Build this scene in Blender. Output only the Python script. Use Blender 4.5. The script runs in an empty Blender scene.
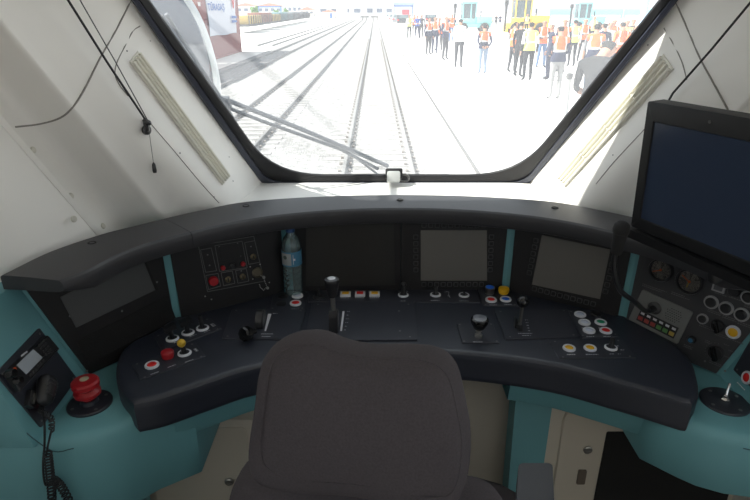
import bpy, bmesh, math, random
from mathutils import Vector, Matrix
from mathutils.bvhtree import BVHTree

random.seed(7)
V = Vector
PI = math.pi
sc = bpy.context.scene
COL = sc.collection

# ------------------------------------------------------------------ camera, world, sun, exposure
F = 575.0
TH = math.atan(239.5 / 575.0)
CT, ST = math.cos(TH), math.sin(TH)
CAM = V((-0.07, 0.0, 1.62))
cd = bpy.data.cameras.new('camera')
cd.sensor_width = 36.0
cd.lens = 36.0 * F / 750.0
cd.clip_start = 0.02
cd.clip_end = 3000
co = bpy.data.objects.new('camera', cd)
COL.objects.link(co)
co.location = CAM
co.rotation_euler = (PI / 2 - TH, 0, 0)
sc.camera = co

w = bpy.data.worlds.new('sky')
sc.world = w
w.use_nodes = True
nt = w.node_tree
bg = nt.nodes['Background']
bg.inputs['Color'].default_value = (0.86, 0.93, 1.0, 1)
bg.inputs['Strength'].default_value = 0.5

sd = bpy.data.lights.new('sun', 'SUN')
sd.energy = 5.0
sd.angle = math.radians(0.8)
sd.color = (1.0, 0.96, 0.9)
so = bpy.data.objects.new('sun', sd)
COL.objects.link(so)
so.location = (-20, 10, 30)
so.rotation_euler = V((0.92, 0.16, -1.0)).to_track_quat('-Z', 'Y').to_euler()

sc.view_settings.view_transform = 'Standard'
sc.view_settings.look = 'None'
sc.view_settings.exposure = 1.15
sc.view_settings.gamma = 1.0
sc.view_settings.use_curve_mapping = False
sc.cycles.max_bounces = 10
sc.cycles.diffuse_bounces = 5
sc.cycles.transparent_max_bounces = 16

# ------------------------------------------------------------------ picture ray -> point on a real surface
def ray(u, v):
    a = (u - 375.0) / F
    b = (250.0 - v) / F
    return V((a, CT + b * ST, -ST + b * CT))
def on_plane(u, v, p, n):
    d = ray(u, v)
    return CAM + d * ((V(p) - CAM).dot(V(n)) / d.dot(V(n)))
def at_z(u, v, z): return on_plane(u, v, (0, 0, z), (0, 0, 1))
def at_y(u, v, y): return on_plane(u, v, (0, y, 0), (0, 1, 0))
def at_x(u, v, x): return on_plane(u, v, (x, 0, 0), (1, 0, 0))

# ------------------------------------------------------------------ materials
MATS = {}
def mat(name, col, rough=0.5, metal=0.0, var=0.0, scale=20.0, bump=0.0, bscale=200.0, spec=0.5, emit=None, estr=0.0, coat=0.0):
    if name in MATS: return MATS[name]
    m = bpy.data.materials.new(name); m.use_nodes = True
    t = m.node_tree; b = t.nodes['Principled BSDF']
    b.inputs['Base Color'].default_value = (*col, 1)
    b.inputs['Roughness'].default_value = rough
    b.inputs['Metallic'].default_value = metal
    b.inputs['Specular IOR Level'].default_value = spec
    b.inputs['Coat Weight'].default_value = coat
    if emit:
        b.inputs['Emission Color'].default_value = (*emit, 1); b.inputs['Emission Strength'].default_value = estr
    tc = t.nodes.new('ShaderNodeTexCoord')
    if var > 0:
        n = t.nodes.new('ShaderNodeTexNoise'); n.inputs['Scale'].default_value = scale; n.inputs['Detail'].default_value = 4
        r = t.nodes.new('ShaderNodeMapRange'); r.inputs[3].default_value = 1 - var; r.inputs[4].default_value = 1 + var
        x = t.nodes.new('ShaderNodeVectorMath'); x.operation = 'SCALE'; x.inputs[0].default_value = col
        t.links.new(tc.outputs['Object'], n.inputs['Vector']); t.links.new(n.outputs['Fac'], r.inputs[0])
        t.links.new(r.outputs[0], x.inputs['Scale']); t.links.new(x.outputs[0], b.inputs['Base Color'])
    if bump > 0:
        n = t.nodes.new('ShaderNodeTexNoise'); n.inputs['Scale'].default_value = bscale; n.inputs['Detail'].default_value = 3
        q = t.nodes.new('ShaderNodeBump'); q.inputs['Strength'].default_value = bump; q.inputs['Distance'].default_value = 0.002
        t.links.new(tc.outputs['Object'], n.inputs['Vector']); t.links.new(n.outputs['Fac'], q.inputs['Height'])
        t.links.new(q.outputs['Normal'], b.inputs['Normal'])
    MATS[name] = m
    return m
M_white = mat('white_moulding', (0.80, 0.785, 0.75), 0.42, var=0.04, scale=3)
M_cream = mat('cream_panel', (0.60, 0.55, 0.46), 0.5, var=0.04, scale=4)
M_trim = mat('beige_trim', (0.62, 0.60, 0.53), 0.5)
M_vent = mat('vent_beige', (0.76, 0.74, 0.66), 0.5)
M_seam = mat('seam_shadow_gap', (0.24, 0.23, 0.21), 0.8)
M_tseam = mat('teal_seam', (0.04, 0.10, 0.11), 0.8)
M_rubber = mat('black_rubber', (0.012, 0.012, 0.014), 0.55)
M_rubber2 = mat('grey_rubber', (0.05, 0.055, 0.075), 0.35)
M_desk = mat('desk_black_blue', (0.017, 0.021, 0.033), 0.44, var=0.1, scale=6, bump=0.1, bscale=900, spec=0.75)
M_hood = mat('hood_black', (0.036, 0.036, 0.040), 0.40, bump=0.25, bscale=900)
M_panel = mat('panel_black', (0.0135, 0.0128, 0.0135), 0.5, spec=.4, bump=0.1, bscale=900)
M_plate = mat('plate_black', (0.023, 0.026, 0.037), 0.40, spec=.8)
M_gplate = mat('gauge_plate_grey', (0.042, 0.042, 0.046), 0.5)
M_teal = mat('teal_paint', (0.135, 0.335, 0.365), 0.5, var=0.05, scale=5, bump=0.1, bscale=500)
M_screen = mat('screen_off', (0.135, 0.128, 0.116), 0.5, spec=0.4)
M_screen2 = mat('blank_screen', (0.023, 0.022, 0.0205), 0.45)
M_screen3 = mat('monitor_glass', (0.034, 0.048, 0.082), 0.10, spec=0.6)
M_screen4 = mat('grey_screen', (0.075, 0.077, 0.08), 0.35)
M_blk = mat('black_plastic', (0.020, 0.020, 0.022), 0.33)
M_blkg = mat('gloss_black', (0.008, 0.008, 0.009), 0.15)
M_key = mat('key_outline', (0.05, 0.05, 0.052), 0.5)
M_ring = mat('white_bezel', (0.62, 0.64, 0.68), 0.35)
M_steel = mat('steel', (0.45, 0.44, 0.42), 0.3, 1.0)
M_screw = mat('screw', (0.20, 0.20, 0.20), 0.4, 0.5)
M_red = mat('red_button', (0.62, 0.015, 0.012), 0.35)
M_redm = mat('red_mushroom', (0.34, 0.012, 0.018), 0.38)
M_yel = mat('yellow_button', (0.72, 0.40, 0.01), 0.35)
M_blue = mat('blue_button', (0.02, 0.16, 0.75), 0.3)
M_green = mat('green_button', (0.01, 0.30, 0.16), 0.35)
M_lens = mat('white_lens', (0.55, 0.60, 0.72), 0.25)
M_print = mat('white_print', (0.62, 0.63, 0.66), 0.6)
M_printd = mat('dim_print', (0.13, 0.13, 0.13), 0.6)
M_chrome = mat('chrome', (0.75, 0.75, 0.75), 0.12, 1.0)
M_fabric = mat('seat_fabric', (0.074, 0.066, 0.071), 0.95, var=0.25, scale=350, bump=0.5, bscale=600, spec=0.15)
M_arm = mat('armrest_vinyl', (0.05, 0.052, 0.06), 0.45)
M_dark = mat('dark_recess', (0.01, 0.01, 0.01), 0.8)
M_floor = mat('cab_floor', (0.09, 0.085, 0.08), 0.7, var=0.15, scale=40)
M_mon = mat('monitor_case', (0.008, 0.008, 0.009), 0.5, spec=.35)
M_ic = mat('intercom_plate', (0.17, 0.175, 0.17), 0.45, bump=0.2, bscale=800)

# ------------------------------------------------------------------ objects
def wloc(o):
    p = V((0, 0, 0))
    while o is not None:
        p += o.location; o = o.parent
    return p
def tag(o, label=None, cat=None, group=None, kind=None):
    if label: o['label'] = label
    if cat: o['category'] = cat
    if group: o['group'] = group
    if kind: o['kind'] = kind
    return o
def thing(name, loc, label, cat, group=None):
    o = bpy.data.objects.new(name, None); COL.objects.link(o)
    o.empty_display_size = 0.02
    o.location = loc
    return tag(o, label, cat, group)
def inset(pts, n, d):
    n = V(n).normalized(); k = len(pts); out = []
    for i in range(k):
        a, b, c = pts[i - 1], pts[i], pts[(i + 1) % k]
        e1 = (b - a).normalized(); e2 = (c - b).normalized()
        n1 = n.cross(e1); n2 = n.cross(e2)
        m = n1 + n2
        q = 1 + n1.dot(n2)
        out.append(b + m * (d / max(q, 0.25)))
    return out
def roundpoly(pts, r, seg=4):
    out = []; k = len(pts)
    for i in range(k):
        a, b, c = pts[i - 1], pts[i], pts[(i + 1) % k]
        e1 = (a - b); e2 = (c - b); l1 = e1.length; l2 = e2.length
        rr = r[i] if isinstance(r, (list, tuple)) else r
        rr = min(rr, l1 * .45, l2 * .45)
        p1 = b + e1 * (rr / l1); p2 = b + e2 * (rr / l2)
        if rr < 1e-6: out.append(b); continue
        for j in range(seg + 1):
            t = j / seg
            out.append(p1 * (1 - t) ** 2 + b * 2 * t * (1 - t) + p2 * t * t)
    return out
def catmull(pts, n):
    P = [V(p) for p in pts]
    P = [P[0] * 2 - P[1]] + P + [P[-1] * 2 - P[-2]]
    out = []
    for i in range(1, len(P) - 2):
        for j in range(n):
            t = j / n
            a, b, c, d = P[i - 1], P[i], P[i + 1], P[i + 2]
            out.append(0.5 * (2 * b + (c - a) * t + (2 * a - 5 * b + 4 * c - d) * t * t + (3 * b - a - 3 * c + d) * t ** 3))
    out.append(P[-2])
    return out
def frame(o, ez, ex=(1, 0, 0)):
    ez = V(ez).normalized(); ex = V(ex); ex = (ex - ez * ex.dot(ez)).normalized(); ey = ez.cross(ex)
    m = Matrix((ex, ey, ez)).transposed().to_4x4(); m.translation = V(o)
    return m
class MB:
    def __init__(s): s.v = []; s.f = []
    def add(s, vs, fs):
        k = len(s.v); s.v += [V(x) for x in vs]; s.f += [tuple(i + k for i in f) for f in fs]; return s
    def box(s, c, d, M=None):
        M = M or Matrix.Identity(4); c = V(c)
        vs = [M @ (c + V((x * d[0] / 2, y * d[1] / 2, z * d[2] / 2))) for x in (-1, 1) for y in (-1, 1) for z in (-1, 1)]
        return s.add(vs, [(0, 1, 3, 2), (4, 6, 7, 5), (0, 4, 5, 1), (2, 3, 7, 6), (0, 2, 6, 4), (1, 5, 7, 3)])
    def span(s, x0, x1, y0, y1, z0, z1, M=None):
        return s.box(((x0 + x1) / 2, (y0 + y1) / 2, (z0 + z1) / 2), (x1 - x0, y1 - y0, z1 - z0), M)
    def rings(s, R, cap0=True, cap1=True, closed=True):
        k = len(R[0]); vs = [p for r in R for p in r]; fs = []
        for i in range(len(R) - 1):
            for j in range(k if closed else k - 1):
                a = i * k + j; b = i * k + (j + 1) % k
                fs.append((a, b, b + k, a + k))
        if cap0: fs.append(tuple(range(k - 1, -1, -1)))
        if cap1: fs.append(tuple(range((len(R) - 1) * k, len(R) * k)))
        return s.add(vs, fs)
    def prism(s, pts, n, h, bev=0.0, h0=0.0):
        n = V(n).normalized(); pts = [V(p) for p in pts]
        nn = V((0, 0, 0))
        for i in range(len(pts)): nn += (pts[i - 1] - pts[0]).cross(pts[i] - pts[0])
        if nn.dot(n) < 0: pts = pts[::-1]
        R = [[p + n * h0 for p in pts]]
        if bev > 0:
            R.append([p + n * (h - bev) for p in pts])
            R.append([p + n * h for p in inset(pts, n, bev)])
        else:
            R.append([p + n * h for p in pts])
        return s.rings(R)
    def lathe(s, M, prof, seg=20):
        R = []
        for r, z in prof:
            R.append([M @ V((r * math.cos(2 * PI * k / seg), r * math.sin(2 * PI * k / seg), z)) for k in range(seg)])
        return s.rings(R)
    def ball(s, c, r, seg=14, sq=1.0, M=None):
        M = M or Matrix.Translation(V(c))
        n = seg // 2
        return s.lathe(M, [(max(r * math.sin(PI * i / n), 1e-5), -r * sq * math.cos(PI * i / n)) for i in range(n + 1)], seg)
    def tube(s, P, r, seg=8):
        P = [V(p) for p in P]; R = []; up = None
        for i, p in enumerate(P):
            t = (P[min(i + 1, len(P) - 1)] - P[max(i - 1, 0)]).normalized()
            if up is None:
                up = t.cross(V((0, 0, 1)));
                if up.length < 0.1: up = t.cross(V((1, 0, 0)))
            up = (up - t * up.dot(t)).normalized(); q = t.cross(up)
            rr = r[i] if isinstance(r, (list, tuple)) else r
            R.append([p + (up * math.cos(2 * PI * k / seg) + q * math.sin(2 * PI * k / seg)) * rr for k in range(seg)])
        return s.rings(R)
    def pillow(s, out, n, T, r, dome=0.0, steps=5):
        """closed soft body: outline 'out' (on its mid plane), thickness T, edge rounding r"""
        n = V(n).normalized(); out = [V(p) for p in out]
        nn = V((0, 0, 0))
        for i in range(len(out)): nn += (out[i - 1] - out[0]).cross(out[i] - out[0])
        if nn.dot(n) < 0: out = out[::-1]
        c = sum(out, V((0, 0, 0))) / len(out); R = []
        def cap(base, sg, rev):
            L = []
            for t in (0.72, 0.42, 0.15):
                L.append([c + (p - c) * t + n * sg * (T / 2 + dome * (1 - t * t)) for p in base])
            return L[::-1] if rev else L
        ins = lambda d: [p + (c - p).normalized() * d for p in out]
        R += cap(ins(r), -1, True)
        for k in range(steps + 1):
            ph = -PI / 2 + PI * k / steps
            R.append([p + n * (T / 2) * math.sin(ph) for p in ins(r * (1 - math.cos(ph)))])
        R += cap(ins(r), 1, False)
        return s.rings(R)
    def build(s, name, m, parent=None, smooth=True, ang=38, bevel=0, kind=None, recalc=True):
        off = wloc(parent) if parent is not None else V((0, 0, 0))
        if parent is None:
            xs = [p.x for p in s.v]; ys = [p.y for p in s.v]; zs = [p.z for p in s.v]
            off = V(((min(xs) + max(xs)) / 2, (min(ys) + max(ys)) / 2, min(zs)))
        me = bpy.data.meshes.new(name)
        me.from_pydata([p - off for p in s.v], [], s.f)
        if recalc or bevel:
            bm = bmesh.new(); bm.from_mesh(me)
            bmesh.ops.recalc_face_normals(bm, faces=bm.faces)
            if bevel:
                bmesh.ops.bevel(bm, geom=[e for e in bm.edges if e.calc_face_angle(0) > 0.5], offset=bevel, segments=2, affect='EDGES', profile=0.6)
            bm.to_mesh(me); bm.free()
        if smooth:
            me.polygons.foreach_set('use_smooth', [True] * len(me.polygons))
            me.set_sharp_from_angle(angle=math.radians(ang))
        for x in (m if isinstance(m, (list, tuple)) else [m]): me.materials.append(x)
        o = bpy.data.objects.new(name, me); COL.objects.link(o)
        if parent is not None: o.parent = parent
        else: o.location = off
        if kind: o['kind'] = kind
        return o
def struct(mb, name, m, **k): return mb.build(name, m, kind='structure', **k)
def copyobj(o, loc, parent=None):
    c = o.copy(); COL.objects.link(c); c.parent = parent; c.location = loc
    return c
def lerp(a, b, t): return a + (b - a) * t

# ================================================================== THE CAB SHELL
LINES = [((0.875, 1.11), (1.02, 0.99)), ((0.77, 1.36), (0.955, 1.19)), ((0.645, 1.475), (0.80, 1.204)),
         ((0.50, 1.60), (0.737, 1.344)), ((0.445, 1.89), (0.622, 1.54))]
def line_pt(i, z, sg):
    (x0, y0), (x1, y1) = LINES[i]
    t = (z - 1.095) / 0.505
    return V((sg * lerp(x0, x1, t), lerp(y0, y1, t), z))
ZR = [1.05, 1.075, 1.095, 1.2, 1.3, 1.4, 1.5, 1.6, 1.75, 1.9, 2.05, 2.16]
PILLAR = {}; WALL = {}
for sg, side in ((-1, 'left'), (1, 'right')):
    # side wall panel; assumed window opening further back, unseen, sized to light the cab
    m = MB()
    rows = []
    for z in ZR:
        s2 = V((sg * 1.06, 0.88, z)); a = line_pt(1, z, sg); s1 = line_pt(0, z, sg)
        rows.append(catmull([s2, s1, a], 4))
    rows.insert(0, [p + V((sg * .22, .15, -.012)) for p in rows[0]])
    m.rings(rows, False, False, closed=False)
    x0, x1 = (sg * 1.06, sg * 1.10)
    lo, hi = min(x0, x1), max(x0, x1)
    m.span(lo, hi, -1.3, 1.95, 0.0, .98)
    m.span(lo, hi, .9, 1.95, .98, 1.08)
    m.span(lo, hi, -1.3, 0.9, 2.0, 2.16)
    w0, w1 = (-1.25, .15) if sg < 0 else (-1.25, .6)
    m.span(lo, hi, w1, 0.9, .98, 2.0)
    m.span(lo, hi, -1.3, w0, .98, 2.0)
    wl = struct(m, 'wall_' + side, M_white, recalc=False, ang=30)
    WALL[sg] = wl
    m = MB(); rows = []
    for z in ZR:
        pts = [line_pt(i, z, sg) for i in (1, 2, 3, 4)]
        a, b = pts[0], pts[1]
        mid = (a + b) / 2 + V((sg * 0.040, 0.035, 0))
        rows.append(catmull([a, mid, lerp(mid, b, .72), b, lerp(b, pts[2], .2), pts[2], pts[3]], 5))
    rows.insert(0, [p + V((sg * .22, .15, -.012)) for p in rows[0]])
    m.rings(rows, False, False, closed=False)
    PILLAR[sg] = BVHTree.FromPolygons(m.v, m.f)
    p = m.build('pillar_cover', M_white, wl, recalc=False, ang=60)
    p['label'] = 'white moulded windscreen pillar cover'
    # trim strip over the joint
    m = MB(); R = []
    for z in ZR[2:]:
        a = line_pt(1, z, sg); b = line_pt(2, z, sg); s1 = line_pt(0, z, sg)
        d = (b - a).normalized(); e = (s1 - a).normalized(); n = V((-sg, -0.6, 0)).normalized()
        R.append([a + e * .006, a + e * .005 + n * .002, a + d * .003 + n * .004, a + d * .010 + n * .001])
    m.rings(R, False, False, closed=False)
    m.build('trim_strip', M_white, wl, recalc=False)
def hit(u, v, sg):
    d = ray(u, v).normalized()
    r = PILLAR[sg].ray_cast(CAM, d)
    if r[0] is None:
        z = 1.3
        return on_plane(u, v, (sg * 0.8, 1.3, z), (1, 0, 0)), V((-sg, 0, 0))
    n = r[1]
    if n.dot(d) > 0: n = -n
    return r[0], n
def seam(px, sg, r=0.0016, name='panel_seam', m=M_seam):
    P = catmull([V((u, v, 0)) for u, v in px], 6)
    q = MB().tube([hit(p.x, p.y, sg)[0] for p in P], r, 6)
    return q.build(name, m, WALL[sg])
seam([(131, 0), (116, 30), (100, 58), (84, 90), (72, 108), (60, 118), (40, 124), (15, 127)], -1, .0022)
seam([(140, 26), (133, 31), (126, 44), (117, 62), (115, 74), (119, 84), (128, 96)], -1)
seam([(151, 124), (175, 152), (200, 182), (219, 203)], -1, .0012)
seam([(675, 0), (688, 30), (700, 58), (714, 84), (728, 110)], 1, .0022)
seam([(664, 28), (674, 45), (682, 62), (687, 80)], 1)
seam([(668, 104), (640, 134), (614, 162), (596, 184)], 1, .0012)
# vent grilles let into the pillar covers
def vent(px, sg, label):
    H = [hit(u, v, sg) for u, v in px]
    P = [h[0] for h in H]; n = sum((h[1] for h in H), V((0, 0, 0))).normalized()
    root = MB().prism(P, n, 0.0035, 0.0008).build('vent_grille', M_vent, WALL[sg])
    root['label'] = label
    a0, a1, b1, b0 = P  # a0-a1 short top side, b0-b1 short lower side
    for k, t in enumerate((0.10, 0.36, 0.64, 0.90)):
        s = lerp(a0, a1, t); e = lerp(b0, b1, t)
        s, e = lerp(s, e, .012), lerp(s, e, .988)
        wd = (a1 - a0).normalized() * (0.0028 if k in (0, 3) else 0.0018)
        q = MB().prism([s - wd, s + wd, e + wd, e - wd], n, 0.012, 0.001, 0.003)
        q.build('slat', M_vent, root)
    for t in (0.02, 0.26, 0.5, 0.74, 0.98):
        s = lerp(a0, b0, t); e = lerp(a1, b1, t)
        q = MB().prism([lerp(s, e, .04) + (b0 - a0).normalized() * x for x in (0, .003)][::1] + [lerp(s, e, .96) + (b0 - a0).normalized() * x for x in (.003, 0)], n, 0.008, 0, 0.003)
        q.build('divider', M_trim, root)
vent([(129, 62), (137, 51), (229, 177), (222, 185)], -1, 'narrow beige ventilation grille')
vent([(674, 69), (664, 54), (557, 180), (566, 188)], 1, 'narrow beige ventilation grille')
for sg, L in ((-1, [(150, 41), (197, 109), (229, 157), (127, 51), (233, 181), (180, 153), (214, 197)]), (1, [(648, 45), (673, 53), (594, 113), (613, 155), (672, 94)])):
    for u, v in L:
        p, n = hit(u, v, sg)
        MB().lathe(frame(p, n), [(0.0022, -.001), (0.0022, .0006), (0.0012, .001)], 8).build('screw', M_screw, WALL[sg])
for u, v in ((33, 150), (71, 196), (74, 219), (103, 226)):
    p, n = hit(u, v, -1)
    if (u, v) == (74, 219): p, n = on_plane(u, v, (-0.80, 1.28, 1.2), (0.9, -0.4, 0)), V((0.9, -0.4, 0.1))
    MB().lathe(frame(p, n), [(0.008, -.002), (0.008, .001), (0.006, .003), (0.0015, .0033)], 14).build('screw_cap', M_trim, WALL[-1])

struct(MB().span(-1.1, 1.1, -1.3, 1.2, 2.12, 2.2), 'ceiling', M_white)
m = MB().span(-1.1, 1.1, -1.36, -1.3, 0, 1.0); m.span(-1.1, 1.1, -1.36, -1.3, 1.95, 2.2); m.span(-1.1, -.4, -1.36, -1.3, 1.0, 1.95); m.span(.4, 1.1, -1.36, -1.3, 1.0, 1.95)  # unseen rear window opening, added to brighten the cab
struct(m, 'wall_back', M_cream)
struct(MB().span(-1.2, 1.2, -1.36, 1.95, -0.06, 0), 'floor', M_floor)
struct(MB().span(-1.1, 1.1, 1.93, 1.98, 0, 1.06), 'wall_front', M_white)
struct(MB().prism([V((x, y, 1.05)) for x, y in ((-.75, 1.46), (-.6, 1.54), (-.45, 1.60), (-.23, 1.65), (0, 1.67), (.23, 1.65), (.45, 1.60), (.6, 1.54), (.75, 1.46), (.75, 1.93), (-.75, 1.93))], (0, 0, 1), .038), 'trim_1', M_white)
m = MB(); m.rings([[V((x, 1.43, 1.765)), V((x, 1.38, 1.83)), V((x, 1.14, 2.16)), V((x, 1.20, 2.2)), V((x, 1.47, 1.79))] for x in (-1.1, 1.1)])
struct(m, 'wall_header', M_white)  # unseen header, its height set to keep direct sun off the desk

# ------------------------------------------------------------------ windscreen
W0 = V((0, 1.88, 1.10)); WS = V((0, -0.573, 0.8195)).normalized(); WN = V((0, -0.8195, -0.573)).normalized()
def wpt(x, h, d=0.0): return W0 + V((x, 0, 0)) + WS * h + WN * d
def wpix(u, v, d=0.0): return on_plane(u, v, W0 + WN * d, WN)
trap = lambda o: [V((-.43 - o * 1.35, -o, 0)), V((.43 + o * 1.35, -o, 0)), V((.671 + o, .82 + o, 0)), V((-.671 - o, .82 + o, 0))]
def wloop(o, r, d): return [wpt(p.x, p.y, d) for p in roundpoly(trap(o), r, 8)]
wind = bpy.data.objects.new('window_1', None); COL.objects.link(wind); wind.location = W0; wind['kind'] = 'structure'
wind['label'] = 'large raked windscreen in a black rubber gasket'
gm = bpy.data.materials.new('dusty_glass'); gm.use_nodes = True
t = gm.node_tree; t.nodes.clear()
out = t.nodes.new('ShaderNodeOutputMaterial'); tr = t.nodes.new('ShaderNodeBsdfTransparent'); tr.inputs[0].default_value = (.97, .985, .98, 1)
tl = t.nodes.new('ShaderNodeBsdfTranslucent'); tl.inputs[0].default_value = (.93, .95, 1, 1)
mx = t.nodes.new('ShaderNodeMixShader'); mg = t.nodes.new('ShaderNodeMixShader'); gl = t.nodes.new('ShaderNodeBsdfGlossy'); gl.inputs['Roughness'].default_value = 0.0
tc = t.nodes.new('ShaderNodeTexCoord'); nz = t.nodes.new('ShaderNodeTexNoise'); nz.inputs['Scale'].default_value = 3.0; nz.inputs['Detail'].default_value = 5
mr = t.nodes.new('ShaderNodeMapRange'); mr.inputs[1].default_value = .3; mr.inputs[2].default_value = .7
mr.inputs[3].default_value = 0.08; mr.inputs[4].default_value = 0.11
t.links.new(tc.outputs['Object'], nz.inputs['Vector']); t.links.new(nz.outputs['Fac'], mr.inputs[0])
t.links.new(mr.outputs[0], mx.inputs[0]); t.links.new(tr.outputs[0], mx.inputs[1]); t.links.new(tl.outputs[0], mx.inputs[2])
mg.inputs[0].default_value = 0.015
t.links.new(mx.outputs[0], mg.inputs[1]); t.links.new(gl.outputs[0], mg.inputs[2]); t.links.new(mg.outputs[0], out.inputs[0])
MATS['dusty_glass'] = gm
g = MB().rings([wloop(.005, .05, -.004), wloop(.005, .05, -.012)]).build('glass', gm, wind, smooth=False)
m = MB(); R = [wloop(.014, .05, -.006), wloop(.014, .05, .014), wloop(-.004, [.08, .08, .05, .05], .017), wloop(-.016, [.17, .17, .08, .08], .004), wloop(-.016, [.17, .17, .08, .08], -.003)]
m.rings(R + [R[0]], False, False); m.build('gasket', M_rubber, wind)
m = MB(); R = [wloop(.014, .05, .010), wloop(.016, .05, .022), wloop(.008, .055, .027), wloop(-.001, .06, .022), wloop(.0, .06, .012)]
m.rings(R + [R[0]], False, False); m.build('gasket_lip', M_rubber2, wind)

# ================================================================== CONTROL DESK
DZ = 0.85
desk = thing('control_desk', (0, 1.3, 0), 'curved black and teal driving desk spanning the cab below the windscreen', 'desk')
front = [(-.584, 1.003), (-.53, 1.024), (-.44, 1.083), (-.352, 1.135), (-.18, 1.187), (0, 1.205), (.18, 1.19), (.352, 1.145), (.46, 1.09), (.555, 1.035), (.606, 1.003)]
pl = [V((x, y, DZ)) for x, y in front + [(.642, 1.045), (.67, 1.11), (.688, 1.17), (.685, 1.24), (.645, 1.33), (.605, 1.41), (.33, 1.565), (-.35, 1.56), (-.615, 1.395), (-.645, 1.31), (-.675, 1.271), (-.693, 1.225), (-.689, 1.174), (-.67, 1.117), (-.637, 1.059)]]
closed = catmull(pl[:11], 4)[:-1] + catmull(pl[10:16], 3)[:-1] + pl[15:19] + catmull(pl[19:] + [pl[0]], 3)[:-1]
up = V((0, 0, 1))
R = []
for dz, ins in ((-.085, .010), (-.080, .003), (-.07, .0), (-.066, .0), (-.020, .0), (-.014, .0), (-.006, .002), (-.002, .006), (0, .012), (0, .018)):
    R.append([p + up * dz for p in inset(closed, up, ins)])
o = MB().rings(R).build('desktop', M_desk, desk, ang=28)
o['label'] = 'satin black desktop with thick rounded edge'

def facing(e):  # horizontal outward normal (away from the driver)
    return V((-e.y, e.x, 0)).normalized()
BP = [V((x, y, DZ)) for x, y in ((-.7825, 1.160), (-.612, 1.37), (-.325, 1.538), (.32, 1.542), (.607, 1.378), (.7825, 1.160))]
AL = math.atan(0.06)
FN = []; FE = []
for i in range(5):
    e = (BP[i + 1] - BP[i]).normalized(); o = facing(e)
    FE.append(e); FN.append((-o * math.cos(AL) + up * math.sin(AL)).normalized())
WNL = V((1, 0, .25)).normalized(); WNR = V((-1, 0, .25)).normalized()
normals = [WNL] + FN + [WNR]
def mitre(i, z):
    d = normals[i].cross(normals[i + 1]); return BP[i] + d * ((z - DZ) / d.z)
m = MB()
m.rings([[mitre(i, z) + (facing(FE[min(i, 4)]) * .0) for i in range(6)] for z in (.78, 1.105)], False, False, closed=False)
o = m.build('instrument_bulkhead', M_teal, desk, recalc=False, smooth=False)
def facet_quad(i, t0=0.0, t1=1.0, z0=.805, z1=1.088, gap=.015):
    out = []
    for z, tt in ((z0, t0), (z0, t1), (z1, t1), (z1, t0)):
        a, b = mitre(i, z), mitre(i + 1, z)
        e = (b - a).normalized()
        a = a + e * gap; b = b - e * gap
        out.append(lerp(a, b, tt))
    return out
PT = 0.007  # proud height of the instrument plates
def fp(i, u, v, d=PT): return on_plane(u, v, BP[i] + FN[i] * d, FN[i])

# hood over the instruments, in three mouldings
LIP = [(0, 1.576), (.17, 1.562), (.33, 1.52), (.45, 1.46), (.545, 1.383), (.62, 1.312), (.671, 1.235), (.698, 1.155), (.735, 1.098)]
BAK = [(0, 1.693), (.23, 1.677), (.45, 1.625), (.56, 1.55), (.648, 1.473), (.71, 1.412), (.765, 1.355), (.835, 1.242), (.872, 1.11)]
HK = .962
LIP = [(x * HK, y * HK) for x, y in LIP]; BAK = [(x * HK, y * HK) for x, y in BAK]
lip = [V((-x, y, 0)) for x, y in LIP[::-1]] + [V((x, y, 0)) for x, y in LIP[1:]]
bak = [V((-x, y, 0)) for x, y in BAK[::-1]] + [V((x, y, 0)) for x, y in BAK[1:]]
lip = catmull(lip, 5); bak = catmull(bak, 5)
HD = .021
def hood_ring(L, K, zb=1.046):
    d = (K - L); Wd = d.length; d.normalize()
    P = [(.62 * Wd, zb), (.014, zb - .002), (.004, zb + .002), (0, min(1.072, zb + .012)), (0, 1.074), (0, 1.081), (.0025, 1.0875), (.008, 1.0915), (.015, 1.0922), (Wd * .5, 1.096), (Wd - .012, 1.098), (Wd - .004, 1.098), (Wd, 1.094), (Wd, zb)]
    return [L + d * a + V((0, 0, z + HD)) for a, z in P]
N = len(lip) - 1
for a, b in ((0, 20), (20, N - 20), (N - 20, N)):
    R = []
    for i in range(a, b + 1):
        L, K = lip[i], bak[i]
        if i == a and a > 0: L, K = lerp(lip[i], lip[i + 1], .06), lerp(bak[i], bak[i + 1], .06)
        zz = max(0, 1 - min(i, N - i) / 5.0)
        R.append(hood_ring(L, K, 1.046 + .020 * zz))
    MB().rings(R).build('hood', M_hood, desk, ang=24)
for u, v in ((92, 243), (246, 206), (400, 200), (555, 208)):
    p = at_z(u, v, 1.1175)
    MB().lathe(frame(p, up), [(0.010, -.004), (0.010, .0012), (.008, .002), (.006, .0005), (.002, .0005)], 16).build('plug', M_dark, desk)

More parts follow.
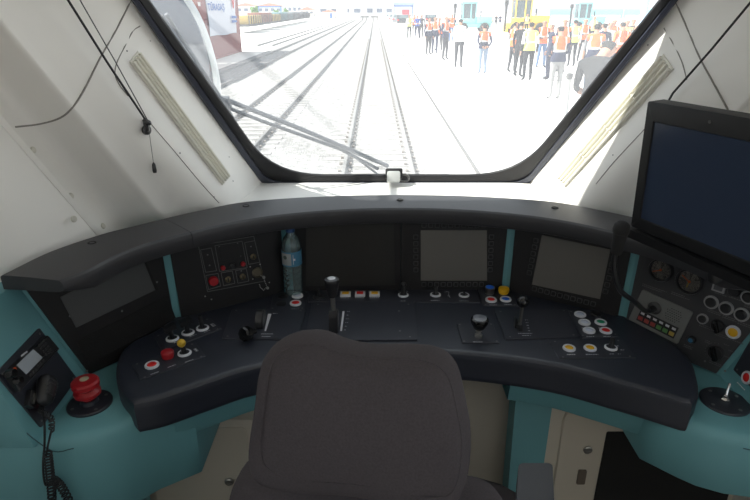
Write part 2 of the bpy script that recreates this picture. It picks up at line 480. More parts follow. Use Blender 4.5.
# teal side consoles with sloping wings, mirrored
for sg in (-1, 1):
    S = lambda pts, z: [V((sg * x, y, z)) for x, y in pts]
    plan = [(.493, 1.40), (.493, 1.09), (.53, 1.065), (.575, 1.035), (.61, 1.00), (.64, .975), (.69, .952), (.76, .938), (1.04, .925), (1.04, 1.40)]
    if sg > 0: plan = [(.550, 1.40), (.550, 1.06)] + plan[3:]
    R = []
    pp = S(plan, 0)
    if sg > 0: pp = pp[::-1]
    pp = pp if (sg < 0) else pp
    n = up
    area = sum((pp[i - 1].x * pp[i].y - pp[i].x * pp[i - 1].y) for i in range(len(pp)))
    if area < 0: pp = pp[::-1]
    zb = .575 if sg < 0 else .645
    for z, ins in ((zb, .004), (zb + .005, 0), (.77, 0), (.785, .004), (.795, .011), (.80, .022)):
        R.append([q + up * z for q in inset(pp, up, ins)])
    o = MB().rings(R).build('side_console', M_teal, desk, ang=50)
    prof = [(.766, .79), (.775, .82), (.840, 1.082), (1.045, 1.082), (1.045, .79)]
    R = []
    for y, k in ((.932, .0), (.95, .0), (1.5, .0)):
        ring = [V((sg * x, y, z)) for x, z in prof]
        R.append(ring)
    o = MB().rings(R).build('console_wing', M_teal, desk, bevel=.006)
    # lower front skin of the console and its joint lines
    q = MB().prism([V((sg * x, .96, z)) for x, z in ((.72, .0), (.72, .60), (1.04, .60), (1.04, .0))], (0, 1, 0), .3)
    if sg < 0: q.build('console_front', M_teal, desk)
    for P in ([(.70, .775), (.74, .775), (.78, .83), (.84, .90)], [(.69, .77), (.672, .70), (.665, .655)], [(.672, .715), (.64, .718), (.58, .74)]):
        def yy(x):
            if x > .69: return lerp(.950, .936, min(1, (x - .69) / .07))
            return lerp(.975, .952, (x - .64) / .05) if x > .64 else (lerp(1.0, .975, (x - .61) / .03) if x > .61 else lerp(1.035, 1.0, (x - .575) / .035))
        MB().tube([V((sg * p.x, yy(p.x) + (.002 if p.x < .76 else .0), p.y)) for p in catmull([V((a, b, 0)) for a, b in P], 4)], .0012, 5).build('joint_line', M_tseam, desk)
# teal apron below the desk edge
fr_ = catmull([V((x, y, 0)) for x, y in front], 4)
for lo_, hi_ in ((-.54, -.20), (.27, .58)):
    seg_ = [p for p in fr_ if lo_ <= p.x <= hi_]
    R = [[V((p.x, p.y + off, z)) for p in seg_] for z, off in ((.695, .05), (.70, .045), (.775, .03))]
    R += [[V((p.x, p.y + .12, z)) for p in seg_] for z in (.775, .70, .695)]
    m = MB(); m.rings(R + [R[0]], False, False, closed=False)
    m.build('apron', M_teal, desk)

# knee space below the desk
kn = thing('kick_wall', (0, 1.37, 0), 'beige knee-space wall under the driving desk', 'panel')
MB().span(-.39, .32, 1.345, 1.40, 0, .765).build('panel', mat('kick_beige', (.36, .33, .28), .6), kn)
MB().span(-.30, -.297, 1.346, 1.35, 0, .66).build('joint', M_seam, kn)
MB().span(.19, .193, 1.346, 1.35, 0, .66).build('joint', M_seam, kn)
o = MB().prism(roundpoly([V((x, 1.28, z)) for x, z in ((.325, 0), (.412, 0), (.412, .69), (.31, .69))], .004), (0, 1, 0), .07, 0).build('support_post', M_teal)
tag(o, 'teal support post under the desk beside the cream cabinet', 'post')

def cabinet(sg, label):
    c = thing('cabinet', (sg * .58, 1.32, 0), label, 'cabinet')
    x = lambda a, b: (min(sg * a, sg * b), max(sg * a, sg * b))
    a, b = x(.414, 1.0)
    MB().span(a, b, 1.30, 1.44, 0, .565 if sg < 0 else .69).build('body', M_cream, c, bevel=.003)
    pts = lambda q: [V((sg * X, 1.30, z)) for X, z in q]
    if sg > 0:
        d = MB().prism(roundpoly(pts([(.455, .02), (.455, .60), (.98, .60), (.98, .02)]), [.0, .03, .0, .0]), (0, -1, 0), .008, .002).build('door', M_cream, c)
        P = roundpoly(pts([(.575, .02), (.575, .535), (.97, .535), (.97, .02)]), [.0, .006, .0, .0])
        MB().prism(P, (0, -1, 0), .004, .0, .0075).build('opening_frame', mat('dull_red_edge', (.14, .03, .02), .6), d)
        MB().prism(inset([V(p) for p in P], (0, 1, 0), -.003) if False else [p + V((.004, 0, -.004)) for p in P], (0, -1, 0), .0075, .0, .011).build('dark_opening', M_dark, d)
        lp = at_y(588, 450, 1.29); hp = at_y(581.5, 477, 1.29)
    else:
        d = MB().prism(roundpoly(pts([(.43, .02), (.43, .54), (.72, .54), (.72, .02)]), [.0, .02, .02, .0]), (0, -1, 0), .006, .002).build('door', M_cream, c)
        lp = at_y(229, 482, 1.29); hp = None
    MB().lathe(frame(lp, (0, -1, 0)), [(.013, -.004), (.013, .002), (.010, .004), (.009, .001), (.004, .001)], 18).build('lock', M_steel, d)
    if hp:
        M = frame(hp, (0, -1, 0))
        MB().prism(roundpoly([M @ V((X, Y, 0)) for X, Y in ((-.012, -.026), (.012, -.026), (.012, .026), (-.012, .026))], .004), (0, -1, 0), .003, .0, -.003).build('handle', mat('handle_brown', (.16, .13, .10), .5), d)
cabinet(1, 'cream cabinet with black opening and round lock under desk, right of seat')
cabinet(-1, 'cream cabinet door with small round lock under desk, left of seat')

# ================================================================== INSTRUMENT MODULES
def cen(P): return sum(P, V((0, 0, 0))) / len(P)
def module(name, P, n, label, cat, T=.003, m=M_plate, screws=True, group=None, r=.003, h0=-.004, pname='plate'):
    n = V(n).normalized(); c = cen(P)
    root = thing(name, c, label, cat, group)
    MB().prism(roundpoly(P, r, 2) if r else P, n, T, .0007, h0).build(pname, m, root)
    if screws:
        for i, p in enumerate(P):
            q = lerp(p, c, .13 if len(P) == 4 else .1)
            MB().lathe(frame(q + n * T, n), [(.0026, -.001), (.0026, .0004), (.0012, .0006)], 8).build('screw', M_screw, root)
    root['_n'] = n[:]
    return root
def bezel_button(root, p, n, m, r=.0145, bez=M_ring, h=.005, name='button', dome=.001):
    Mx = frame(p, n)
    b = MB().lathe(Mx, [(r, -.002), (r, h * .6), (r * .93, h), (r * .70, h), (r * .66, h * .5)], 22).build('bezel', bez, root)
    c = MB().lathe(Mx, [(r * .64, -.001), (r * .64, h * .8), (r * .55, h * .8 + dome), (.0005, h * .8 + dome * 1.2)], 20).build(name, m, root)
    return c
def caption(root, p, n, ex, w=.02, rows=1, m=M_print, gap=.0045, hgt=.0019):
    """small flat print under a control: short words shown only as dashes in the photograph"""
    Mx = frame(p, n, ex); q = MB()
    for k in range(rows):
        x = -w / 2
        while x < w / 2 - .001:
            l = random.uniform(.002, .0055)
            q.box((x + l / 2, -k * gap, .0003), (min(l, w / 2 - x), hgt, .0004), Mx)
            x += l + .0012
    q.build('printed_caption', m, root, smooth=False)
Z = V((0, 0, 1))
DT = DZ + .003
dq = lambda L: [at_z(u, v, DZ) for u, v in L]
dp = lambda u, v, h=0: at_z(u, v, DT + h)
X1 = V((1, 0, 0))

# --- three-switch plate, left
r = module('switch_plate', dq([(163, 352), (222, 329.5), (210, 318.5), (154, 337)]), Z, 'black plate with two paddle switches and one toggle, nearest the speaker panel', 'switch panel')
ex = (dp(222, 329.5) - dp(163, 352)).normalized()
for k, (u, v) in enumerate(((172.5, 339), (188, 333), (202.6, 328.5))):
    p = dp(u, v)
    MB().lathe(frame(p, Z), [(.0165, -.002), (.0165, .003), (.0125, .005), (.0115, .0025), (.004, .0025)], 24).build('switch_ring', M_ring, r)
    MB().lathe(frame(p, Z), [(.0118, 0), (.0118, .0036), (.002, .0036)], 20).build('switch_base', M_plate, r)
    t = V((0, -.2, 1)).normalized()
    M = frame(p, t, ex)
    s = MB().lathe(M, [(.0065, .0), (.006, .012), (.0055, .03)], 12)
    if k < 2: s.box((0, 0, .038), (.030, .013, .015), M)
    else: s.lathe(M, [(.0055, .03), (.006, .040), (.004, .043)], 12)
    s.build('lever', M_blk, r, bevel=0)
    caption(r, p + ex * .003 - Z.cross(ex) * .021, Z, ex, .018)
m = MB(); c = dp(213, 325)
for k in range(3): m.box((0, (k - 1) * .006, .0003), (.010, .001, .0004), frame(c, Z, ex))
m.box((-.002, 0, .0003), (.001, .018, .0004), frame(c, Z, ex)); m.build('printed_scale', M_print, r, smooth=False)

# --- red buttons and yellow ball stick
r = module('switch_plate', dq([(141, 381), (206, 357), (195.4, 343), (132.4, 365.7)]), Z, 'black plate with two red buttons and a yellow ball stick at left desk end', 'switch panel')
ex = (dp(206, 357) - dp(141, 381)).normalized()
bezel_button(r, dp(152, 365.7), Z, M_red, .0165)
p = dp(168, 357)
MB().lathe(frame(p, Z), [(.0135, -.002), (.0135, .004), (.015, .005), (.0155, .012), (.0145, .0155), (.010, .018), (.0005, .0185)], 22).build('mushroom_button', M_redm, r)
p = dp(184.6, 353.5)
MB().lathe(frame(p, Z), [(.0165, -.002), (.0165, .003), (.0125, .005), (.0115, .0025), (.004, .0025)], 24).build('switch_ring', M_ring, r)
MB().lathe(frame(p, Z), [(.0118, 0), (.0118, .0036), (.002, .0036)], 20).build('switch_base', M_plate, r)
s = MB().tube([p, p + V((-.002, -.002, .022))], [.007, .005], 12).build('stick', M_blk, r)
MB().ball(p + V((-.003, -.003, .031)), .0105).build('ball_knob', mat('yellow_ball', (.62, .40, .03), .35), r)
for u, v in ((155, 373), (172, 366), (189, 361)): caption(r, dp(u, v), Z, ex, .02)
m = MB(); c = dp(196, 350)
for k in range(3): m.box((0, (k - 1) * .006, .0003), (.007, .001, .0004), frame(c, Z, ex))
m.box((0, 0, .0003), (.001, .013, .0004), frame(c, Z, ex)); m.build('printed_scale', M_print, r, smooth=False)

# --- left lever with faceted knob
r = module('lever_unit', dq([(222, 340), (298, 341), (306, 310.4), (232.4, 310.4)]), Z, 'black lever plate with faceted round knob, left of the seat headrest', 'lever', T=.005)
p = at_z(261, 324, DZ + .005)
fin = [V((0, y, z)) for y, z in ((-.030, 0), (.026, 0), (.024, .030), (.010, .040), (-.010, .038), (-.026, .022))]
o = MB().prism([p + V((-.010, 0, 0)) + q for q in roundpoly(fin, .008)], (1, 0, 0), .020, .003).build('lever_fin', M_blk, r)
q = at_z(249, 333, DZ + .022)
M = frame(q, V((-.55, -.75, .25)))
MB().lathe(M, [(.006, -.022), (.008, -.004), (.0165, -.002), (.019, .006), (.019, .016), (.016, .021), (.004, .021)], 8).build('faceted_knob', M_blkg, r, ang=20)
o = MB().prism([at_z(u, v, DZ + .005) for u, v in ((264.5, 331), (266, 331), (271.5, 314), (268, 314))], Z, .0006).build('printed_wedge', M_print, r, smooth=False)
for u, v, w in ((275, 313.5, .012), (267, 334, .03), (266, 336.5, .022)): caption(r, at_z(u, v, DZ + .005), Z, X1, w)

# --- four round lamps
r = module('switch_plate', dq([(270, 310.4), (304.4, 310.4), (309, 292), (274, 292)]), Z, 'black plate with a white and a red round button below the bottle', 'switch panel')
for u, v in ((282.8, 296.5), (281, 304)):
    MB().lathe(frame(dp(u, v), Z), [(.015, -.002), (.015, .002), (.013, .003), (.001, .003)], 22).build('blank_cap', M_blk, r)
bezel_button(r, dp(297.5, 296.3), Z, M_lens, .0165)
bezel_button(r, dp(295.6, 303.7), Z, M_red, .0165)
caption(r, dp(297, 291.8), Z, X1, .026); caption(r, dp(294.5, 309), Z, X1, .018)

# --- centre plate with the main handle
r = module('controller_unit', dq([(305, 342), (417.5, 341.2), (414.8, 303.6), (312, 303.6)]), Z, 'wide black plate with upright white-topped main handle behind the headrest', 'controller', T=.005)
p = at_z(334, 330, DZ + .005)
fin = [V((0, y, z)) for y, z in ((-.022, 0), (.030, 0), (.024, .048), (.014, .056), (-.004, .056), (-.014, .046))]
MB().prism([p + V((-.0115, 0, 0)) + q for q in roundpoly(fin, .006)], (1, 0, 0), .023, .003).build('handle_base', M_blk, r)
a = p + V((0, .006, .045)); d = V((-.03, .02, 1)).normalized()
MB().tube([a, a + d * .05], .0062, 14).build('shaft', M_steel, r)
M = frame(a + d * .048, d)
k = MB().lathe(M, [(.0095, 0), (.0125, .004), (.0185, .040), (.0195, .046), (.018, .050), (.012, .0515), (.001, .0515)], 24).build('handle_cap', M_blk, r)
MB().lathe(M, [(.0105, .050), (.0105, .0522), (.009, .0530), (.001, .0530)], 20).build('cap_disc', M_ring, k)
MB().prism([at_z(u, v, DZ + .005) for u, v in ((340.2, 331), (342, 331), (344.6, 311.5), (342.5, 311.5))], Z, .0006).build('printed_wedge', M_print, r, smooth=False)
for k in range(6): caption(r, at_z(348.4 - k * .6, 311.5 + k * 3.7, DZ + .005), Z, X1, .006)
for u, v in ((399, 311), (400, 331)): MB().lathe(frame(at_z(u, v, DZ + .005), Z), [(.003, -.001), (.003, .0006), (.001, .001)], 8).build('screw', M_screw, r)

# --- long strip plate with three square lamps and toggles
r = module('switch_plate', dq([(308, 302.5), (479.5, 303.3), (476, 288), (311, 287.5)]), Z, 'long black strip plate with three square lamps and toggles below the screens', 'switch panel', group=None)
for (u, v), mm in (((345.5, 295.1), M_yel), ((360, 295), M_red), ((374.6, 295), M_yel)):
    p = dp(u, v)
    b = MB().box((0, 0, .003), (.030, .024, .008), frame(p, Z)).build('square_bezel', M_ring, r, bevel=.0015)
    MB().box((0, 0, .0072), (.019, .014, .003), frame(p, Z)).build('square_lamp', mm, r, bevel=.0008)
    caption(r, p + V((0, .022, 0)), Z, X1, .028, 2); caption(r, p - V((0, .018, 0)), Z, X1, .028)
def toggle(root, p, tall, rad, ball=0, ring=M_ring, rr=.0155, lean=V((0, .02, 1))):
    MB().lathe(frame(p, Z), [(rr, -.002), (rr, .003), (rr * .78, .005), (rr * .7, .0025), (.004, .0025)], 24).build('switch_ring', ring, root)
    MB().lathe(frame(p, Z), [(rr * .74, 0), (rr * .74, .0036), (.002, .0036)], 20).build('switch_base', M_plate, root)
    d = lean.normalized()
    s = MB().lathe(frame(p, d), [(rad * 1.3, 0), (rad * 1.1, tall * .35), (rad, tall * .4), (rad, tall * .95), (rad * .6, tall)], 12)
    if ball: s.ball(p + d * tall, ball)
    s.build('toggle', M_blk, root)
toggle(r, dp(403.3, 295.3), .034, .0065, .0085)
toggle(r, dp(435.5, 295), .028, .0055)
toggle(r, dp(464, 295.5), .014, .0035)
toggle(r, dp(318.8, 297), .026, .003, 0, M_blk, .017)
for u, v, w in ((403, 301, .014), (435, 300.5, .024), (464, 301, .026), (446, 292, .008), (449, 296, .008), (399.5, 291.5, .004), (407, 291.5, .004)): caption(r, dp(u, v), Z, X1, w)
MB().tube([dp(446 + a, b, .0005) for a, b in ((0, 291.5), (3, 292), (2.5, 295), (4, 297.5))], .0006, 4).build('printed_scale', M_print, r)

# --- blue / yellow / red / blue
r = module('switch_plate', dq([(483.7, 306.7), (517.3, 306.7), (511, 288), (477.6, 288.6)]), Z, 'small black plate with two blue, one red and one yellow button', 'switch panel')
Mx = frame(dp(489.5, 293), Z)
MB().lathe(Mx, [(.0135, -.002), (.0135, .014), (.0145, .016), (.0145, .019), (.012, .0195)], 22).build('button_collar', M_steel, r)
MB().lathe(Mx, [(.0118, .010), (.0118, .0205), (.001, .0212)], 20).build('button', M_blue, r)
Mx = frame(dp(503.5, 293), Z)
MB().lathe(Mx, [(.0135, -.002), (.0135, .004), (.0155, .005), (.016, .013), (.015, .0165), (.010, .019), (.0005, .0195)], 22).build('mushroom_button', M_yel, r)
bezel_button(r, dp(491, 300.3), Z, M_red, .0165)
bezel_button(r, dp(505.6, 299.8), Z, M_blue, .0165)
for u, v in ((493, 305), (508, 304.5), (497, 288.8)): caption(r, dp(u, v), Z, X1, .02)

# --- round-topped knob on a square plate
r = module('knob_unit', dq([(462, 344), (499.5, 343.8), (492.8, 324.3), (457, 324.6)]), Z, 'square black plate with a large round-topped black push knob', 'knob', T=.004)
p = at_z(478.4, 336.6, DZ + .004)
MB().lathe(frame(p, Z), [(.010, -.001), (.010, .006), (.0065, .008), (.0055, .014), (.008, .016), (.008, .022), (.005, .024)], 16).build('knob_stem', M_steel, r)
MB().box((-.006, -.004, .006), (.006, .004, .010), frame(p, Z)).build('lug', M_steel, r)
k = MB().lathe(frame(p, Z), [(.010, .022), (.014, .026), (.0215, .040), (.023, .047), (.0215, .052), (.019, .0535), (.001, .0535)], 26).build('knob_cap', M_blkg, r)
MB().lathe(frame(p, Z), [(.0175, .053), (.0175, .0545), (.016, .0552), (.001, .0556)], 24).build('cap_disc', mat('grey_disc', (.16, .17, .19), .25), k)
caption(r, at_z(478, 342, DZ + .004), Z, X1, .024)

# --- right lever with ball knob
r = module('lever_unit', dq([(505.6, 340.6), (579, 338.5), (567.6, 310.5), (495, 311.5)]), Z, 'black lever plate with glossy ball knob on a thin rod, right of headrest', 'lever', T=.005)
p = at_z(519.5, 329, DZ + .005)
MB().box((0, .008, .006), (.011, .040, .014), frame(p, Z)).build('slot_block', M_blk, r, bevel=.002)
MB().box((-.009, .012, .012), (.004, .016, .030), frame(p, Z)).build('slot_guard', M_blk, r, bevel=.001)
d = V((.02, .05, 1)).normalized()
MB().tube([p, p + d * .068], .0048, 12).build('rod', mat('grey_rod', (.10, .10, .10), .35, .6), r)
MB().ball(p + d * .078, .0155, 20).build('ball_knob', M_blkg, r)
for k in range(5): caption(r, at_z(526 + .8 * k, 320 + k * 2.7, DZ + .005), Z, X1, .005)
caption(r, at_z(525, 333.5, DZ + .005), Z, X1, .035); caption(r, at_z(526, 335.5, DZ + .005), Z, X1, .02)

# --- six lamps
ex = (dp(618.8, 337.2) - dp(581, 338.5)).normalized()
r = module('switch_plate', dq([(581, 338.5), (618.8, 337.2), (602, 310), (568, 310.8)]), Z, 'black plate with three white, one green and one red round lamp', 'switch panel')
for (u, v), mm in (((580, 315), M_lens), ((584.4, 323), M_lens), ((589, 331), M_lens), ((600.6, 322.8), M_green), ((605.7, 331.3), M_red)):
    bezel_button(r, dp(u, v), Z, mm, .0158)
MB().lathe(frame(dp(595.6, 314.3), Z), [(.015, -.002), (.015, .002), (.013, .003), (.001, .003)], 22).build('blank_cap', M_blk, r)
for u, v in ((590, 336.5), (607, 336.5), (602, 328), (585, 328)): caption(r, dp(u, v), Z, X1, .018)
# --- two yellow lamps and toggle
r = module('switch_plate', dq([(558.5, 359.3), (635.6, 358.5), (622, 340.4), (549.5, 341.5)]), Z, 'black plate with two yellow round lamps and a toggle at right desk edge', 'switch panel')
for u, v in ((569, 348.7), (590, 348.7)): bezel_button(r, dp(u, v), Z, M_yel, .0155)
toggle(r, dp(610.8, 348), .028, .0058, lean=V((.06, .02, 1)))
for u, v, w in ((571, 354.5, .02), (592, 354.5, .03), (612, 354, .012), (618, 346, .006), (622, 350, .008), (619, 354, .005)): caption(r, dp(u, v), Z, X1, w)

# ------------------------------------------------------------------ instrument facets
# left: speaker + screen panel
def facet_module(name, i, label, cat, t0=0, t1=1, m=M_panel, gap=.015):
    P = facet_quad(i, t0, t1, gap=gap)
    return module(name, P, FN[i], label, cat, T=PT, m=m, screws=False, r=0, h0=.0005, pname='panel')
r = facet_module('speaker_panel', 0, 'dark panel with blank grey screen above a ribbed speaker grille, far left', 'panel', gap=.008)
n = FN[0]
q = [fp(0, u, v) for u, v in ((76, 327.5), (157, 289), (143, 258), (60, 297))]
MB().prism(q, n, .0015, .0004, -.001).build('screen', M_screen4, r)
MB().prism([fp(0, u, v) for u, v in ((155, 290), (157.5, 289), (144, 258), (142.5, 259))], n, .004, 0, -.001).build('screen_slot', M_dark, r)
g = [fp(0, u, v) for u, v in ((89, 364.4), (175.5, 318), (167, 296.3), (76, 341))]
go = MB().prism(g, n, .0008, 0, -.001).build('grille', M_dark, r)
a0, a1, b1, b0 = g
nr = 16
for k in range(nr):
    t = (k + .5) / nr
    s, e = lerp(a0, b0, t), lerp(a1, b1, t); wv = (b0 - a0) * (.28 / nr)
    MB().prism([s - wv, e - wv, e + wv, s + wv], n, .003, .0005, 0).build('rib', M_panel, go)
for u, v in ((87, 371), (70, 316), (138, 336), (122, 311), (157, 282)):
    MB().lathe(frame(fp(0, u, v), n), [(.0028, -.001), (.0028, .0006), (.0012, .001)], 8).build('screw', M_screw, r)

# breaker panel
r = facet_module('breaker_panel', 1, 'black panel with red push buttons, key switches and thin outlined fields', 'switch panel')
n = FN[1]; e1 = FE[1]
def outline(px, i, root, m=M_printd, rad=.0007):
    P = [fp(i, u, v, PT + .0002) for u, v in px]
    q = MB()
    for k in range(len(P)):
        a, b = P[k - 1], P[k]; d = (b - a).normalized(); s = FN[i].cross(d) * rad
        q.prism([a - s, b - s, b + s, a + s], FN[i], .0005)
    q.build('printed_outline', m, root, smooth=False)
C7 = lambda a, b: (190 + a / 7.14, 230 + b / 7.14)
for L in ([(60, 110), (455, 45), (530, 365), (125, 440)], [(75, 142), (152, 128), (190, 290), (112, 302)], [(178, 112), (372, 80), (408, 268), (212, 296)],
          [(390, 90), (462, 76), (498, 230), (420, 245)], [(112, 325), (200, 310), (218, 400), (132, 425)], [(222, 306), (302, 292), (320, 380), (240, 398)], [(325, 290), (402, 275), (420, 365), (342, 380)]):
    outline([C7(*p) for p in L], 1, r)
MB().prism([fp(1, *C7(*p)) for p in ((205, 120), (345, 95), (362, 190), (222, 218))], n, .0015, .0004, -.001).build('display_window', M_panel, r)
pb = lambda a, b: fp(1, *C7(a, b))
Mx = frame(pb(165, 362), n); MB().lathe(Mx, [(.0135, -.001), (.0135, .008), (.0115, .011), (.0005, .0115)], 20).build('large_button', M_redm, r)
for a, b in ((233, 268), (377, 240)):
    MB().lathe(frame(pb(a, b), n), [(.0068, -.001), (.0068, .006), (.005, .008), (.0005, .008)], 16).build('small_button', M_redm, r)
MB().lathe(frame(pb(303, 255), n), [(.0085, -.001), (.0085, .004), (.006, .006), (.0005, .006)], 16).build('knob', M_blk, r)
for a, b in ((270, 352), (374, 332), (450, 190)):
    k = MB().lathe(frame(pb(a, b), n), [(.0085, -.001), (.0085, .004), (.0065, .006), (.005, .003), (.0005, .003)], 16).build('key_switch', mat('brass', (.30, .25, .16), .35, .8), r)
    MB().box((0, 0, .004), (.0025, .009, .005), frame(pb(a, b), n, e1)).build('key_slot', M_blk, k)
k = MB().lathe(frame(pb(480, 303), n), [(.0155, -.001), (.0155, .004), (.013, .006), (.011, .002), (.0005, .002)], 20).build('key_switch', mat('dull_brass', (.16, .14, .10), .4, .7), r)
for a, b in ((208, 120), (340, 95), (228, 210), (360, 186), (126, 177), (140, 252), (435, 118), (366, 292), (430, 262), (500, 245), (448, 350), (108, 473), (153, 495), (566, 374), (28, 98), (490, 12)):
    MB().lathe(frame(pb(a, b), n), [(.0019, -.001), (.0019, .001), (.0008, .0014)], 8).build('screw', M_steel if a in (108, 153, 566, 448, 500, 430) else M_screw, r)
# key ring hanging from the big key switch
kr = thing('key_ring', pb(505, 350), 'small metal keys on a short chain hanging from breaker panel', 'keys')
P = [pb(a, b) + n * .006 for a, b in ((500, 320), (522, 330), (530, 365), (545, 400), (520, 425), (498, 405), (488, 375))]
for k, p in enumerate(P[:-1]):
    for t in (0, .33, .66):
        MB().ball(lerp(p, P[k + 1], t), .0016, 8).build('chain_link', M_steel, kr)
MB().lathe(frame(pb(522, 333) + n * .006, n), [(.0042, -.0008), (.0042, .0008), (.002, .0008)], 12).build('key_fob', M_steel, kr)
MB().lathe(frame(pb(550, 410) + n * .006, n), [(.004, -.0008), (.004, .0008), (.002, .0008)], 12).build('key_fob', M_steel, kr)

# displays
def display(i, px, label, t0, t1, nt_=10, ns=6):
    P = [fp(i, u, v) for u, v in px]  # TL TR BR BL
    r = facet_module('display_unit', i, label, 'screen', t0, t1, gap=.013)
    n = FN[i]
    TL, TR, BR, BL = P
    MB().prism(P, n, .0012, .0004, -.002).build('screen', M_screen, r)
    ex, ey = (TR - TL), (BL - TL)
    proto = None
    w_ = ex.length / nt_
    def key(p):
        nonlocal proto
        if proto is None:
            Mx = frame(p, n, ex); s = .0072
            q = MB(); o_ = roundpoly([V((x, y, 0)) for x, y in ((-s, -s), (s, -s), (s, s), (-s, s))], .003, 3); i_ = [v * .80 for v in o_]
            q.rings([[Mx @ (v + V((0, 0, -.001))) for v in o_], [Mx @ (v + V((0, 0, .0022))) for v in o_], [Mx @ (v + V((0, 0, .0026))) for v in i_], [Mx @ (v + V((0, 0, .0012))) for v in [w * .7 for w in o_]]])
            proto = q.build('soft_key', [M_key, M_panel], r); proto['_p'] = p[:]; proto.data.polygons[len(proto.data.polygons) - 1].material_index = 1
        else:
            o = proto.copy(); COL.objects.link(o); o.parent = r; o.location = p - V(proto['_p'])
    for k in range(nt_):
        t = (k + .5) / nt_ - .0
        key(TL + ex * t - ey * .095); key(BL + ex * t + ey * .075)
    for k in range(ns):
        t = .13 + k * .13
        key(TL + ey * t - ex * .075); key(TR + ey * t + ex * .075)
    return r
cx = facet_quad(2); 
def tpos(i, u, v):
    a, b = mitre(i, 1.0), mitre(i + 1, 1.0); p = fp(i, u, v); return (p - a).dot((b - a).normalized()) / (b - a).length
tm = tpos(2, 401, 250)
r = facet_module('blank_screen_unit', 2, 'large blank dark screen panel behind the water bottle', 'screen', 0, tm - .0005, gap=.013)
MB().prism([fp(2, u, v) for u, v in ((306, 286), (395, 285), (394, 222), (306, 222))], FN[2], .0015, .0004, -.002).build('screen', M_screen2, r)
display(2, [(420.7, 230.2), (486.8, 230.2), (487, 280.6), (420.7, 280.6)], 'black display unit with grey screen and soft keys in the desk centre', tm + .0005, 1)
display(3, [(542, 235), (610.4, 249.6), (600, 299), (532, 284.4)], 'black display unit with soft keys, angled, left of the gooseneck microphone', 0, 1)

# gauge panel
r = facet_module('gauge_panel', 4, 'dark grey panel with rows of ringed switches under the large monitor', 'switch panel', m=M_gplate, gap=.012)
n = FN[4]; e4 = FE[4]
f4 = lambda u, v, d=PT: fp(4, u, v, d)
for u, v in ((749, 297), (711.6, 302), (726.6, 308), (742, 314.4)):
    Mx = frame(f4(u, v), n)
    k = MB().lathe(Mx, [(.0165, -.001), (.0165, .004), (.0155, .006), (.0128, .006), (.012, .003)], 24).build('switch_ring', mat('dull_ring', (.34, .34, .35), .4), r)
    MB().lathe(Mx, [(.0118, -.001), (.0118, .008), (.009, .011), (.0005, .011)], 20).build('switch_knob', M_blk, r)
    caption(r, f4(u + 3, v + 9.5), n, e4, .03, 2, M_printd)
Mx = frame(f4(703, 318.6), n)
MB().lathe(Mx, [(.013, -.001), (.013, .004), (.012, .0055), (.010, .0055), (.0095, .003)], 22).build('switch_ring', MATS['dull_ring'], r)
MB().lathe(Mx, [(.0092, -.001), (.0092, .008), (.007, .010), (.0005, .010)], 18).build('switch_knob', M_blk, r)
Mx = frame(f4(734.6, 291), n)
MB().lathe(Mx, [(.014, -.001), (.014, .004), (.011, .009), (.0005, .009)], 20).build('switch_knob', M_blk, r)
for (u, v), s in (((718, 325.6), .0155), ((715.8, 352.5), .0185)):
    Mx = frame(f4(u, v), n, e4)
    k = MB().lathe(Mx, [(s, -.001), (s, .005), (s * .85, .008), (.0005, .008)], 22).build('selector_knob', M_blk, r)
    MB().box((0, 0, .012), (s * .5, s * 1.9, .012), frame(f4(u, v), n, V((1, .6, 0)))).build('selector_grip', M_blkg, k, bevel=.002)
q = MB()
for k in range(11):
    an = PI * (.5 + .1 * k); Mx = frame(f4(715.8, 352.5), n, e4)
    q.box((math.cos(an) * .024, math.sin(an) * .024, .0003), (.0016, .0016, .0005), Mx)
q.build('printed_scale', M_printd, r)
bezel_button(r, f4(733.4, 332), n, M_yel, .0165)
Mx = frame(f4(719.4, 286.6), n, e4)
MB().box((0, 0, .002), (.028, .026, .006), Mx).build('square_bezel', MATS['dull_ring'], r, bevel=.001)
MB().box((0, 0, .005), (.019, .017, .003), Mx).build('square_key', mat('key_grey', (.10, .10, .11), .4), r, bevel=.001)
Mx = frame(f4(692, 339.4), n, e4)
k = MB().lathe(Mx, [(.010, -.001), (.010, .006), (.008, .009), (.0005, .009)], 18).build('small_knob', M_blk, r)
MB().lathe(Mx, [(.0055, .007), (.0055, .0102), (.0005, .0104)], 14).build('blue_cap', mat('blue_cap', (.03, .14, .25), .4), k)
for u, v, w, rw in ((652, 287, .05, 2), (664, 291, .012, 1), (678, 294, .032, 2), (687, 299, .01, 1), (721, 294.5, .028, 1), (736, 299, .03, 1), (706, 326, .03, 2), (722, 335, .03, 2), (735, 341, .035, 1), (688, 346, .02, 2), (716, 363, .03, 2), (708, 341, .012, 2), (727, 345, .014, 1), (731, 351, .012, 1), (727, 357, .014, 1)):
    caption(r, f4(u, v), n, e4, w, rw, M_printd)
for u, v in ((705, 361), (725, 371)): MB().lathe(frame(f4(u, v), n), [(.0028, -.001), (.0028, .0006), (.0012, .001)], 8).build('screw', M_screw, r)

